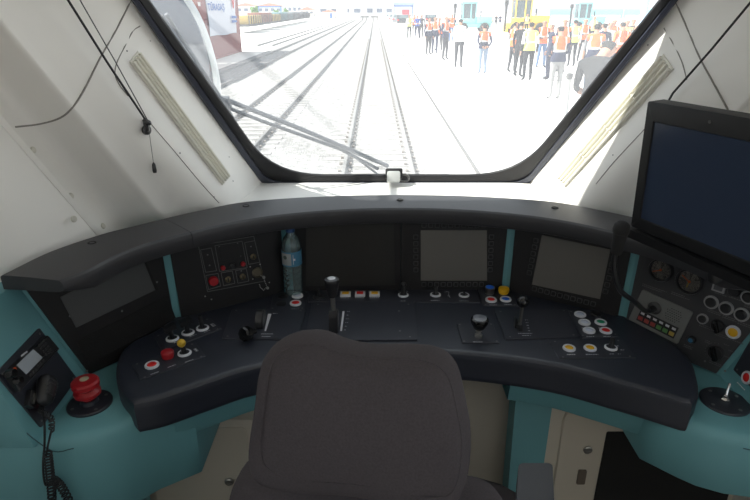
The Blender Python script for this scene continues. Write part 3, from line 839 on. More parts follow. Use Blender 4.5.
def gauge(u, v, rr, label, ang, yellow):
    p = f4(u, v); Mx = frame(p, n, e4)
    g = thing('pressure_gauge', p, label, 'gauge')
    MB().lathe(Mx, [(rr, 0.0002), (rr, .010), (rr * .95, .013), (rr * .84, .013), (rr * .80, .006)], 32).build('gauge_rim', M_blk, g)
    MB().lathe(Mx, [(rr * .82, .0005), (rr * .82, .006), (.0005, .006)], 32).build('dial', mat('gauge_dial', (.22, .21, .19), .5), g)
    q = MB()
    for k in range(11):
        a = math.radians(210 - 24 * k)
        q.box((0, rr * .68, .0063), (.0012, rr * (.16 if k % 2 == 0 else .09), .0005), Mx @ Matrix.Rotation(a - PI / 2, 4, 'Z'))
    q.build('scale_marks', mat('dial_print', (.25, .24, .21), .6), g, smooth=False)
    q = MB(); q.box((0, rr * .28, .0085), (.0022, rr * .80, .0008), Mx @ Matrix.Rotation(ang, 4, 'Z')); q.lathe(Mx, [(.003, .006), (.003, .0095), (.0005, .0098)], 12)
    q.build('needle', mat('red_needle', (.45, .09, .02), .5), g)
    if yellow:
        q = MB(); q.box((0, rr * .2, .0075), (.002, rr * .6, .0006), Mx @ Matrix.Rotation(yellow, 4, 'Z')); q.build('second_needle', mat('yellow_needle', (.40, .30, .03), .5), g)
gauge(662, 269.5, .030, 'round pressure gauge with one red needle, beside the gooseneck microphone', math.radians(118), 0)
gauge(690.6, 281, .0325, 'round pressure gauge with red and yellow needles, nearer the right edge', math.radians(60), math.radians(170))

# intercom plate and its gooseneck microphone
P = [f4(u, v) for u, v in ((629, 319), (678, 344), (694, 312), (643, 289))]
ic = module('intercom', P, n, 'grey intercom plate with speaker holes and six coloured keys', 'intercom', T=.004, m=M_ic, h0=.0005, r=.005)
a0, a1, b1, b0 = P
ipt = lambda s, t, d=.004: lerp(lerp(a0, a1, s), lerp(b0, b1, s), t) + n * d
MB().prism([ipt(.14, .10), ipt(.90, .10), ipt(.90, .44), ipt(.14, .44)], n, .0006, 0).build('key_field', M_blk, ic)
for k, mm in enumerate(['ic_red'] * 3 + ['ic_green'] * 2 + ['ic_yellow']):
    mm = mat(mm, {'ic_red': (.34, .06, .05), 'ic_green': (.10, .26, .08), 'ic_yellow': (.42, .30, .07)}[mm], .4)
    s = .205 + k * .125
    Mx = frame(ipt(s, .21, .005), n, a1 - a0); MB().box((0, 0, .001), (.0125, .0105, .003), Mx).build('key', mm, ic, bevel=.0008)
    Mx = frame(ipt(s, .36, .0045), n, a1 - a0); MB().box((0, 0, .0005), (.0095, .006, .001), Mx).build('key_label', M_print, ic)
holes = MB()
for a in range(7):
    for b in range(6):
        if (a in (0, 6)) and (b in (0, 5)): continue
        holes.lathe(frame(ipt(.58 + a * .042 + (b % 2) * .02, .54 + b * .062), n), [(.0013, -.001), (.0013, .0003), (.0002, .0003)], 6)
holes.build('speaker_holes', M_dark, ic, kind='stuff')
b = ipt(.36, .66)
MB().lathe(frame(b, n), [(.017, -.001), (.017, .004), (.013, .008), (.010, .009), (.004, .009)], 22).build('socket', mat('socket_grey', (.06, .06, .06), .4), ic)
mic = thing('gooseneck_microphone', b + n * .009, 'black gooseneck microphone rising from the grey intercom plate', 'microphone')
hp = at_y(622, 233, 1.19)
wp = [b + n * .008, b + n * .03 + V((-.01, 0, 0)), at_y(634, 301, 1.235), at_y(620, 290, 1.215), at_y(614.5, 270, 1.20), at_y(615.5, 252, 1.195), hp]
MB().tube(catmull(wp, 6), .0062, 10).build('gooseneck', M_blk, mic)
MB().lathe(frame(b + n * .008, n), [(.010, 0), (.009, .012), (.006, .02)], 14).build('plug', M_blk, mic)
h0 = at_y(616, 254, 1.195); h1 = at_y(622.5, 224, 1.19); d = (h1 - h0)
MB().lathe(frame(h0, d), [(.009, 0), (.0125, .004), (.0155, d.length * .7), (.0175, d.length * .72), (.0185, d.length * .82), (.0165, d.length * .98), (.010, d.length * 1.06), (.0005, d.length * 1.08)], 20).build('microphone_head', mat('foam_black', (.014, .014, .015), .9), mic)

# ------------------------------------------------------------------ monitor on the right
BLm = V((.5255, 1.2519, 1.1588)); RD = V((.37574, -.92673, 0)); UPm = V((-.0517, -.02097, .99844)).normalized(); NM = RD.cross(UPm).normalized()
if NM.x > 0: NM = -NM
mo = thing('monitor', BLm + RD * .19 - V((0, 0, .065)), 'large dark flat monitor on a bracket above right desk hood', 'monitor')
def mp(a, b, d=0): return BLm + RD * a + UPm * b + NM * d
W_, H_ = .385, .285
MB().prism(roundpoly([mp(0, .0, 0), mp(W_, 0, 0), mp(W_, H_, 0), mp(0, H_, 0)], .006), -NM, .042, .006, 0).build('case', M_mon, mo)
fr = lambda i, d: [mp(i, i * 1.2, d), mp(W_ - i, i * 1.2, d), mp(W_ - i, H_ - i * 1.75, d), mp(i, H_ - i * 1.75, d)]
R = [roundpoly(fr(.0, -.004), .006), roundpoly(fr(.0, .003), .006), roundpoly(fr(.002, .005), .005), roundpoly(fr(.022, .005), .003), roundpoly(fr(.0235, .0005), .003)]
MB().rings(R, False, False).build('bezel', M_mon, mo)
MB().prism(fr(.0232, 0), NM, .0012, 0, -.002).build('screen', M_screen3, mo)
MB().lathe(frame(mp(.155, H_ - .018, .005), NM), [(.0035, -.001), (.0035, .0008), (.0015, .001)], 10).build('camera_dot', mat('dot_grey', (.06, .06, .06), .4), mo)
MB().prism([mp(-.004, -.004, .012), mp(W_, -.004, .012), mp(W_, -.024, .012), mp(-.004, -.024, .012)], -NM, .05, .004).build('lower_rail', M_mon, mo, bevel=.0)
MB().tube([mp(.19, .01, -.03), mp(.19, -.05, -.045), mp(.19, -.066, -.05)], .014, 14).build('bracket', M_blk, mo)

# ------------------------------------------------------------------ bottle
bp = at_z(294, 293.5, DZ)
bt = thing('water_bottle', bp, 'clear plastic water bottle with blue cap standing on desk before blank screen', 'bottle')
pm = bpy.data.materials.new('clear_plastic'); pm.use_nodes = True
t = pm.node_tree; t.nodes.clear(); out = t.nodes.new('ShaderNodeOutputMaterial'); a = t.nodes.new('ShaderNodeBsdfTransparent'); a.inputs[0].default_value = (.72, .86, .88, 1)
g_ = t.nodes.new('ShaderNodeBsdfGlossy'); g_.inputs['Roughness'].default_value = .08; g_.inputs['Color'].default_value = (.8, .9, .95, 1)
df = t.nodes.new('ShaderNodeBsdfDiffuse'); df.inputs[0].default_value = (.34, .46, .46, 1)
lw = t.nodes.new('ShaderNodeLayerWeight'); lw.inputs[0].default_value = .35; mx1 = t.nodes.new('ShaderNodeMixShader'); mx2 = t.nodes.new('ShaderNodeMixShader')
mx1.inputs[0].default_value = .28; t.links.new(a.outputs[0], mx1.inputs[1]); t.links.new(df.outputs[0], mx1.inputs[2])
t.links.new(lw.outputs['Fresnel'], mx2.inputs[0]); t.links.new(mx1.outputs[0], mx2.inputs[1]); t.links.new(g_.outputs[0], mx2.inputs[2]); t.links.new(mx2.outputs[0], out.inputs[0])
prof = [(.024, 0), (.0295, .004), (.0315, .010)]
z = .014
while z < .085:
    prof += [(.0315, z), (.0295, z + .005), (.0295, z + .008), (.0315, z + .013)]; z += .0165
prof += [(.0305, .10), (.0305, .140), (.0315, .146), (.030, .160), (.024, .176), (.0145, .188), (.0125, .192), (.0125, .200)]
Mx = Matrix.Translation(bp) @ Matrix.Diagonal((.9, .9, 1.0, 1.0))
MB().lathe(Mx, prof, 28).build('bottle_body', pm, bt)
MB().lathe(Mx, [(.0312, .098), (.0312, .140)], 28)
lb = MB(); lb.rings([[Mx @ V((.0318 * math.cos(2 * PI * k / 36), .0318 * math.sin(2 * PI * k / 36), zz)) for k in range(36)] for zz in (.098, .142)], False, False)
lb.build('label', mat('label_blue', (.06, .20, .32), .5), bt)
lb = MB(); lb.rings([[Mx @ V((.0321 * math.cos(a), .0321 * math.sin(a), zz)) for a in [math.radians(205 + 5 * k) for k in range(15)]] for zz in (.102, .138)], False, False, closed=False)
lb.build('label_patch', mat('label_white', (.34, .36, .36), .5), bt)
lb = MB(); aa = math.radians(238); lb.lathe(frame(Mx @ V((.0318 * math.cos(aa), .0318 * math.sin(aa), .126)), (math.cos(aa), math.sin(aa), 0)), [(.006, 0), (.006, .001), (.0005, .001)], 14)
lb.build('label_emblem', mat('emblem_dark', (.08, .12, .10), .5), bt)
lb = MB()
for k, a_ in enumerate((286, 292)):
    aa = math.radians(a_); lb.box((0, 0, 0), (.0012 if k == 0 else .006, .03 if k == 0 else .006, .001), frame(Mx @ V((.0322 * math.cos(aa), .0322 * math.sin(aa), .12)), (math.cos(aa), math.sin(aa), 0), (-math.sin(aa), math.cos(aa), 0)))
lb.build('label_print', M_ring, bt)
MB().lathe(Mx, [(.0145, .196), (.0145, .212), (.0135, .2145), (.0005, .2145)], 20).build('cap', mat('blue_cap_bottle', (.02, .07, .20), .4), bt)

# ================================================================== SIDE CONSOLES' FITTINGS
SZ = 0.80
def wg(u, v, d=0.0): return on_plane(u, v, V((-.775, 1.0, .82)) + WNL * d, WNL)
P = [wg(u, v) for u, v in ((40, 428), (76, 379), (38, 328))]
P.append(P[0] + (P[2] - P[1]))
rd = module('radio_plate', P, WNL, 'black mounting plate with cab radio on the left teal console', 'radio', T=.004, r=.004, h0=-.003)
C5 = lambda a, b: (a / 5.0, 320 + b / 5.0)
wr = lambda a, b, d=.004: wg(*C5(a, b), d)
q = [wr(75, 365), wr(275, 150), wr(215, 80), wr(12, 268)]
body = MB().prism(roundpoly(q, .004), WNL, .014, .003, 0).build('radio_body', M_blk, rd)
MB().prism([wr(a, b, .018) for a, b in ((130, 272), (212, 188), (165, 147), (82, 226))], WNL, .0012, .0003, -.001).build('radio_screen', mat('radio_lcd', (.42, .46, .50), .2), body)
MB().prism([wr(a, b, .018) for a, b in ((107, 184), (138, 160), (132, 155), (103, 178))], WNL, .0006).build('name_strip', M_ring, body)
u0, ux, uy = wr(195, 125, .018), (wr(228, 92, .018) - wr(195, 125, .018)) / 3, (wr(232, 175, .018) - wr(195, 125, .018)) / 3.2
for a in range(4):
    for b in range(3):
        Mx = frame(u0 + ux * b + uy * a, WNL, ux); MB().box((0, 0, .001), (.0052, .0045, .003), Mx).build('keypad_key', M_key, body, bevel=.0006)
for k in range(6):
    p = lerp(wr(148, 277, .018), wr(215, 206, .018), k / 5); MB().box((0, 0, .001), (.006, .005, .003), frame(p, WNL, ux)).build('function_key', M_key, body, bevel=.0006)
MB().lathe(frame(wr(72, 247, .018), WNL), [(.004, -.001), (.004, .002), (.0005, .0025)], 12).build('indicator', mat('orange_led', (.75, .10, .02), .4), body)
for a, b, s in ((42, 270, .009), (78, 305, .0075)):
    MB().lathe(frame(wr(a, b, .018), WNL), [(s, -.001), (s, .010), (s * .85, .014), (.0005, .014)], 16).build('knob', M_blkg, body)
# fist microphone hung on its clip, coiled cord
hm = thing('fist_microphone', wr(232, 440, .006), 'black fist microphone with ribbed face and coiled cord hanging on radio plate', 'microphone')
c0 = wr(230, 352, .026)
ax = (wr(245, 300, .026) - wr(222, 410, .026)).normalized(); ay = WNL.cross(ax).normalized()
out_ = []
for k in range(28):
    a = 2 * PI * k / 28; rr = 1.0
    x = math.cos(a); y = math.sin(a)
    out_.append(c0 + ax * (.034 * math.copysign(abs(x) ** .7, x)) + ay * ((.0215 + .004 * x) * math.copysign(abs(y) ** .7, y)))
hb = MB().pillow(out_, WNL, .026, .008, .003).build('handset_body', M_blk, hm)
for k in range(5):
    c = c0 + ax * (.020 - k * .008) + WNL * .0145
    w2 = .017 - abs(k - 1.5) * .0012
    MB().tube([c - ay * w2, c + ay * w2], .0012, 6).build('rib', mat('rib_grey', (.05, .05, .055), .4), hb)
q = wr(140, 400, .004); Mx = frame(q, WNL, ax)
MB().box((0, 0, .006), (.034, .020, .012), Mx).build('hook_clip', M_blk, hm, bevel=.002)
MB().box((.0, 0, .0135), (.022, .005, .004), Mx).build('clip_pin', M_steel, hm)
def coil(path, r, turns, wire):
    P = catmull(path, 20); L = []
    nn_ = turns * 8
    for k in range(nn_ + 1):
        t = k / nn_ * (len(P) - 1); i = min(int(t), len(P) - 2); p = lerp(P[i], P[i + 1], t - i); d = (P[i + 1] - P[i]).normalized()
        e = d.cross(V((1, 0, 0))).normalized(); f = d.cross(e); a = k / 8 * 2 * PI
        L.append(p + e * math.cos(a) * r + f * math.sin(a) * r)
    return MB().tube(L, wire, 5)
yb = .915
a0_ = c0 - ax * .034
coil([a0_, a0_ - ax * .012, at_y(51, 418, .925), at_y(51.5, 431, .922)], .0048, 12, .0017).build('cord_sleeve', M_rubber, hm)
MB().tube(catmull([at_y(51.5, 430, .922), at_y(48, 445, .918), at_y(46, 456, .915)], 5), .0022, 6).build('cord', M_rubber, hm)
MB().tube(catmull([wr(215, 420, .02), at_y(44.5, 425, .921), at_y(44.5, 445, .918), at_y(43, 465, .915), at_y(45, 484, .912), at_y(50, 484, .912)], 5), .0022, 6).build('cord', M_rubber, hm)
coil([at_y(47.5, 452, .912), at_y(50, 475, .909), at_y(52, 500, .905), at_y(52, 540, .90)], .0075, 24, .0021).build('coiled_cord', M_rubber, hm)
coil([at_y(53, 479, .915), at_y(62, 488, .92), at_y(72, 510, .922), at_y(78, 545, .922)], .0075, 18, .0021).build('coiled_cord', M_rubber, hm)

# emergency stop, left shelf
p = at_z(90, 404, SZ)
es = thing('emergency_stop', p, 'tall red mushroom emergency button on black round base, left console', 'button')
Mx = Matrix.Translation(p)
b = MB().lathe(Mx, [(.048, 0), (.048, .004), (.046, .006), (.020, .006), (.018, .014), (.013, .016)], 36).build('base_plate', M_plate, es)
for k in range(4):
    a = PI / 4 + k * PI / 2; MB().lathe(Mx @ Matrix.Translation((.037 * math.cos(a), .037 * math.sin(a), .006)), [(.004, -.001), (.004, .0006), (.002, .001)], 8).build('screw', M_screw, b)
MB().lathe(Mx, [(.014, .014), (.014, .022), (.023, .024), (.0285, .029), (.0285, .036), (.024, .040), (.021, .0435), (.024, .047), (.0295, .051), (.0295, .060), (.026, .064), (.010, .067), (.0005, .067)], 32).build('mushroom_head', M_redm, es)
MB().lathe(Mx, [(.0095, .066), (.0095, .0685), (.0005, .069)], 20).build('head_disc', mat('disc_cream', (.42, .38, .26), .4), es)

# round plate with small joystick, right shelf
p = at_z(724.4, 402, SZ)
jp = thing('joystick_plate', p, 'black round plate with small chrome toggle stick on right teal console', 'joystick')
Mx = Matrix.Translation(p)
b = MB().lathe(Mx, [(.052, 0), (.052, .003), (.050, .005), (.0005, .005)], 40).build('base_plate', M_plate, jp)
for k in range(4):
    a = .4 + k * PI / 2; MB().lathe(Mx @ Matrix.Translation((.038 * math.cos(a), .038 * math.sin(a), .005)), [(.004, -.001), (.004, .0006), (.002, .001)], 8).build('screw', M_screw, b)
MB().lathe(Mx, [(.010, .004), (.010, .009), (.007, .012), (.005, .012), (.005, .018), (.003, .020)], 6).build('toggle_nut', M_chrome, jp, ang=15)
MB().tube([p + V((0, 0, .016)), p + V((.004, .006, .030)), p + V((.008, .010, .044))], [.0032, .0024, .0036], 8).build('toggle_stick', M_chrome, jp)
MB().tube([p + V((-.004, -.006, .012)), p + V((-.008, -.012, .016))], .003, 8).build('toggle_guard', M_chrome, jp)

# plate with red button on the right wing
def wgr(u, v, d=0.0): return on_plane(u, v, V((.775, 1.0, .82)) + WNR * d, WNR)
P = [wgr(734, 380)]; eY = V((0, 1, 0)); eU = V((.5, 0, 1)).normalized()
P = [V((.7825, 1.145, .835)), V((.7825, .97, .835)), V((.84, .97, .95)), V((.84, 1.145, .95))]
P = [p_ - WNR * ((p_ - V((.775, 1, .82))).dot(WNR)) for p_ in P]
rp = module('button_plate', P, WNR, 'black plate with one white-ringed red button on right teal wing', 'button', T=.004, r=.004, h0=-.003)
bezel_button(rp, wgr(747.7, 377.7, .004), WNR, M_red, .0155)
caption(rp, wgr(741, 386, .004), WNR, -eY, .03); 

# ------------------------------------------------------------------ driver's seat
SN = V((.26, .95, -.16)).normalized()  # the way the seat faces
HB = V((-.085, .585, 1.02))
hs = lambda u, v, d=0.0: on_plane(u, v, HB + SN * d, SN)
st = thing('driver_seat', (-.06, .75, 0), 'dark grey fabric driver seat with large headrest seen from behind', 'seat')
hr = [(264, 368), (270, 350), (282, 339), (300, 333.5), (318, 335), (340, 343), (370, 348), (405, 349), (432, 352), (449, 360), (459, 376), (467, 412), (471, 440), (468, 474), (460, 494), (444, 500), (415, 497), (388, 490), (350, 485), (310, 482), (280, 476), (262, 467), (256, 452), (256, 430), (260, 400)]
ol = catmull([hs(u, v, .045) for u, v in hr] + [hs(*hr[0], .045)], 3)[:-1]
h = MB().pillow(ol, SN, .105, .030, .010, 8).build('headrest', M_fabric, st, ang=80)
ol2 = catmull([hs(u, v, .0) for u, v in [(lerp(u, 363, .075), lerp(v, 420, .085)) for u, v in hr] + [(lerp(hr[0][0], 363, .075), lerp(hr[0][1], 420, .085))]], 3)
MB().tube([p_ - SN * .0105 for p_ in ol2], .0011, 6).build('piping', M_fabric, h)
bk = [(232, 560), (232, 505), (236, 482), (244, 466), (256, 458), (300, 462), (363, 470), (430, 478), (468, 485), (487, 490), (499, 500), (508, 520), (512, 570), (500, 900), (240, 900)]
ol = catmull([hs(u, v, .10) for u, v in bk] + [hs(*bk[0], .10)], 3)[:-1]
MB().pillow(ol, SN, .10, .04, .012, 8).build('backrest', M_fabric, st, ang=80)
RS = V((.95, -.26, 0)).normalized(); FS = V((.26, .95, 0)).normalized(); SC = V((-.06, .62, 0))
sp = lambda x, y, z: SC + RS * x + FS * y + V((0, 0, z))
ol = catmull([sp(x, y, .47) for x, y in ((-.24, .10), (-.25, .35), (-.22, .55), (0, .58), (.22, .55), (.25, .35), (.24, .10), (0, .08), (-.24, .10))], 4)[:-1]
MB().pillow(ol, (0, 0, 1), .11, .04, .01, 6).build('seat_cushion', M_fabric, st, ang=80)
a = at_y(536, 463, .93)
pts = [V((a.x - .036, .93, a.z)), V((a.x + .034, .93, a.z)), V((a.x - .062, .55, a.z + .005)), V((a.x - .138, .55, a.z + .005))]
MB().prism(roundpoly(pts, .012, 4), (0, 0, -1), .055, .006).build('armrest', M_arm, st, bevel=.0)
MB().prism([V((a.x - .10, .58, a.z - .05)), V((a.x - .08, .58, a.z - .05)), V((a.x - .08, .64, a.z - .05)), V((a.x - .10, .64, a.z - .05))], (0, 0, -1), a.z - .42).build('armrest_bracket', M_blk, st)
MB().lathe(Matrix.Translation((-.03, .86, 0)), [(.20, 0), (.20, .02), (.06, .05), (.05, .40), (.12, .42)], 24).build('pedestal', M_blk, st)

# ------------------------------------------------------------------ blind cords
cs = thing('blind_cord', hit(147, 122, -1)[0], 'black blind pull cord with clip and hanging tassel on left pillar', 'cord')
e0 = on_plane(40, -46, V((-.66, 1.30, 1.6)), (0, 1, 0)); e1_, nn1 = hit(147, 124, -1)
e1_ = e1_ + nn1 * .03
def off(u, v, y): return at_y(u, v, y)
ya = e1_.y
ext = lambda a, b, z: a + (a - b) * ((z - a.z) / (a.z - b.z))
q1, q2 = off(68, 0, ya - .12), off(107, 62, ya - .06)
MB().tube([ext(q1, q2, 2.12), off(68, 0, ya - .12), off(107, 62, ya - .06), off(147, 122, ya)], .0027, 8).build('cord', M_rubber, cs)
q1, q2 = off(80, 0, ya - .12), off(115, 61, ya - .06)
MB().tube([ext(q1, q2, 2.12), off(80, 0, ya - .12), off(115, 61, ya - .06), off(148, 121, ya)], .0013, 6).build('guide_wire', mat('wire_grey', (.06, .06, .06), .5), cs)
k1 = off(147, 122, ya); k2 = off(146.5, 130, ya)
MB().lathe(frame(k1, V((.5, .2, .8))), [(.006, -.006), (.011, -.003), (.011, .003), (.006, .006)], 14).build('clip', M_blk, cs)
m = MB(); m.lathe(frame(k2, V((.8, -.5, .1))), [(.005, -.005), (.012, -.003), (.012, .003), (.005, .005)], 16); m.box((0, 0, 0), (.012, .010, .022), frame(lerp(k1, k2, .5), (0, 0, 1))); m.build('cord_lock', M_blk, cs)
t0 = off(149.5, 134, ya); t1 = off(153.5, 163, ya)
MB().tube([t0, t1], .0008, 5).build('string', mat('string_grey', (.25, .24, .23), .6), cs)
MB().lathe(frame(t1 + V((0, 0, .002)), V((0, 0, -1))), [(.0015, 0), (.0045, .006), (.0055, .022), (.0045, .027), (.001, .028)], 12).build('tassel', M_blk, cs)
cr = thing('blind_cord', hit(690, 78, 1)[0], 'single black blind guide cord running down the right pillar', 'cord')
pr, nr_ = hit(676, 94, 1); pr += nr_ * .012
yb_ = pr.y
q1, q2 = off(750, 3, yb_ - .12), off(711, 50, yb_ - .06)
MB().tube([ext(q1, q2, 2.12), off(750, 3, yb_ - .12), off(711, 50, yb_ - .06), pr, off(664, 109, yb_ + .01)], .0027, 8).build('cord', M_rubber, cr)

# ================================================================== OUTSIDE
RZ = CAM.z - 3.2       # top of rail
GZ = RZ - 0.16         # ballast
PZ = CAM.z - 2.0       # platform surface
def gp(u, v, z): return at_z(u, v, z)
M_ballast = mat('pale_ballast', (0.29, 0.285, 0.28), .9, var=.8, scale=5, bump=1.0, bscale=16)
M_ballast.node_tree.nodes['Bump'].inputs['Distance'].default_value = .08
M_ground = mat('dusty_ground', (0.70, 0.69, 0.66), .9, var=.08, scale=.15)
M_conc = mat('platform_concrete', (0.74, 0.73, 0.71), .9, var=.05, scale=.3)
M_rail = mat('rail_steel', (0.24, 0.235, 0.23), .5, .2)
M_sleep = mat('sleeper_concrete', (0.36, 0.35, 0.34), .9)
M_fast = mat('fastener', (0.22, 0.20, 0.18), .7)
struct(MB().span(-400, 1.0, -60, 600, GZ - .6, GZ - .02), 'ground', M_ground)
o = MB()
o.rings([[V((-1.8, y, GZ + .009)), V((-1.6, y, GZ + .01)), V((.9, y, GZ + .01)), V((1.312, y, CAM.z - 2.83))] for y in (-20, 0, 10, 20, 40, 80, 300)], False, False, closed=False)
struct(o, 'ground_ballast', M_ballast, recalc=False)
o = MB(); o.rings([[V((-9.8, y, GZ - .015)), V((-9.3, y, GZ + .01)), V((-2.3, y, GZ + .01)), V((-1.8, y, GZ + .009))] for y in (-20, 0, 10, 20, 40, 80, 300)], False, False, closed=False)
struct(o, 'ground_ballast', M_ballast, recalc=False)
struct(MB().span(1.315, 260, -60, 600, GZ - .6, PZ), 'floor_platform', M_conc)
kb = MB().span(1.308, 1.332, -30, 300, PZ - .05, PZ + .006).build('trim_kerb_shade', mat('kerb_shade_line', (.12, .115, .11), .9)); kb['kind'] = 'structure'  # dark strip drawn in place of the shade line along the platform edge
# tracks
RAILP = [(-.075, -.17), (.075, -.17), (.075, -.155), (.012, -.13), (.010, -.045), (.036, -.03), (.036, -.004), (.028, 0), (-.028, 0), (-.036, -.004), (-.036, -.03), (-.010, -.045), (-.012, -.13), (-.075, -.155)]
def track(x, y0, y1, label, sleepers):
    t = thing('railway_track', (x, 30, GZ), label, 'railway track')
    for s in (-.7535, .7535):
        MB().rings([[V((x + s + a, y, RZ + b)) for a, b in RAILP] for y in (y0, y1)]).build('rail', M_rail, t, ang=25)
    first = None
    for k in range(sleepers):
        y = 2.0 + k * .62
        if first is None:
            q = MB().span(x - 1.25, x + 1.25, y - .12, y + .12, GZ - .1, GZ + .035)
            first = q.build('sleeper', M_sleep, t, bevel=.015)
            q = MB()
            for s in (-.7535, .7535):
                for d in (-.11, .11): q.box((x + s + d, y, GZ + .055), (.07, .12, .06))
            fst = q.build('rail_fastener', M_fast, first)
        else:
            o = copyobj(first, V((0, k * .62, 0)), t); f2 = copyobj(fst, V((0, 0, 0)), o)
    return t
track(0, -20, 231.5, 'railway track straight ahead beside the platform kerb', 120)
track(-3.95, -20, 231.5, 'railway track next to the straight one on its left', 48)
track(-8.05, -20, 240, 'railway track second from the centre one, passing before red container', 30)
track(-11.3, 62, 240, 'farthest left railway track behind the red container', 0)

# containers with cloth banner
M_cont = mat('container_red', (.30, .075, .06), .6, var=.1, scale=.8)
M_cont2 = mat('container_orange', (.42, .11, .06), .6, var=.1, scale=.8)
def container(x, y0, y1, z0, label, m, hgt=2.6):
    c = thing('shipping_container', (x - 1.2, (y0 + y1) / 2, z0), label, 'container')
    MB().span(x - 2.4, x - .06, y0 + .06, y1 - .06, z0 + .1, z0 + hgt - .06).build('box', m, c)
    n_ = int((y1 - y0) / .28)
    first = None
    for k in range(n_):
        y = y0 + .14 + k * .28
        if first is None:
            first = MB().prism([V((x - .065, y - .10, z0 + .15)), V((x - .065, y + .10, z0 + .15)), V((x - .065, y + .10, z0 + hgt - .15)), V((x - .065, y - .10, z0 + hgt - .15))], (1, 0, 0), .045, .03).build('corrugation', m, c)
        else: copyobj(first, V((0, k * .28, 0)), c)
    for yy in (y0, y1 - .12):
        MB().span(x - .14, x, yy, yy + .12, z0, z0 + hgt).build('corner_post', m, c)
    for zz in (z0, z0 + hgt - .12): MB().span(x - .10, x, y0, y1, zz, zz + .12).build('side_rail', m, c)
    return c
CX = -11.9
a = gp(240, 45.8, GZ); yE = a.y * (CX / a.x) if False else 54.0
c1 = container(CX, 41.8, 54.0, GZ, 'dull red container standing on the ground, cloth banner over it', M_cont)
c2 = container(CX, 41.8, 54.0, GZ + 2.62, 'dull red container stacked on top of another, behind the banner', M_cont)
c3 = container(CX + .1, 29.0, 41.2, GZ, 'brighter orange-red container nearest the mirror, on the ground', M_cont2)
c4 = container(CX + .1, 29.0, 41.2, GZ + 2.62, 'brighter orange-red container nearest the mirror, upper one', M_cont2)
def bx(u, v): return on_plane(u, v, (CX + .04, 0, 0), (1, 0, 0))
q = [bx(u, v) for u, v in ((210, 36.5), (236, 33), (234.5, -9), (204, -12))]
R1 = []; R2 = []
for k in range(9):
    t_ = k / 8; R1.append([lerp(lerp(q[0], q[1], t_), lerp(q[3], q[2], t_), j / 6) + V((.03 + .03 * math.sin(t_ * 14 + j), 0, .04 * math.sin(t_ * 9) * (1 if j == 0 else 0))) for j in range(7)])
bn = thing('cloth_banner', lerp(q[0], q[1], .5), 'white cloth banner with blue lettering hung over red container', 'banner')
m = MB(); m.rings(R1, False, False, closed=False); m.rings([[p - V((.012, 0, 0)) for p in r_] for r_ in R1], False, False, closed=False)
m.build('cloth', mat('banner_white', (.72, .73, .80), .8), bn, recalc=False)
def text(body, p, ex, ey, h, m, parent, name, sx=1.0):
    cu = bpy.data.curves.new(name, 'FONT'); cu.body = body; cu.size = h * 1.4; cu.extrude = .004; cu.offset = .012; cu.align_x = 'LEFT'
    o = bpy.data.objects.new(name, cu); COL.objects.link(o)
    ex = V(ex).normalized(); ey = V(ey).normalized(); ez = ex.cross(ey)
    mm = Matrix((ex * sx, ey, ez)).transposed().to_4x4(); mm.translation = V(p)
    o.data.materials.append(m)
    if parent is not None:
        o.parent = parent; mm.translation = V(p) - wloc(parent)
    o.matrix_local = mm
    bpy.context.view_layer.update()
    me = bpy.data.meshes.new_from_object(o.evaluated_get(bpy.context.evaluated_depsgraph_get()))
    o2 = bpy.data.objects.new(name, me); COL.objects.link(o2); o2.parent = parent; o2.matrix_local = mm
    bpy.data.objects.remove(o)
    return o2
p0 = bx(205.8, 10.3) + V((.16, 0, 0)); p1 = bx(222.5, 9.2) + V((.16, 0, 0))
wd = (p1 - p0).length
tx = text('TÜRASAŞ', p0, (0, 1, 0), (0, 0, 1), (bx(212, 3.6) - bx(212, 9.9)).length, mat('banner_blue', (.02, .12, .42), .7), bn, 'lettering')
bpy.context.view_layer.update()
k_ = wd / max(tx.dimensions.x, .01); tx.scale = V((tx.scale.x * k_, tx.scale.y, tx.scale.z))
pE = bx(231.5, 6.5) + V((.14, 0, 0))
em = MB()
em.prism([pE + V((0, a_, b_)) for a_, b_ in ((-.7, 1.0), (-.35, 1.0), (.05, .25), (.6, 1.05), (.75, .9), (.1, -.15), (-.1, -.15))], (1, 0, 0), .02); em.build('emblem', mat('emblem_red', (.60, .05, .05), .7), bn, smooth=False)
em = MB()
for k in range(2): em.prism([pE + V((0, a_, b_ - .9 - k * .32)) for a_, b_ in ((-.9, 0), (.9, 0), (.9, .18), (-.9, .18))], (1, 0, 0), .02)
em.build('small_print', MATS['banner_blue'], bn, smooth=False)
# white stencil marks on the near container
em = MB()
for (u, v) in ((199, 4), (199, 17), (200.5, 29), (203, 38)):
    p = on_plane(u, v, (CX + .15, 0, 0), (1, 0, 0))
    em.prism([p + V((0, a_, b_)) for a_, b_ in ((-.3, -.12), (.3, -.12), (.3, .12), (-.3, .12))], (1, 0, 0), .01)
em.build('stencil_marks', mat('stencil_white', (.7, .68, .66), .7), c3, smooth=False)

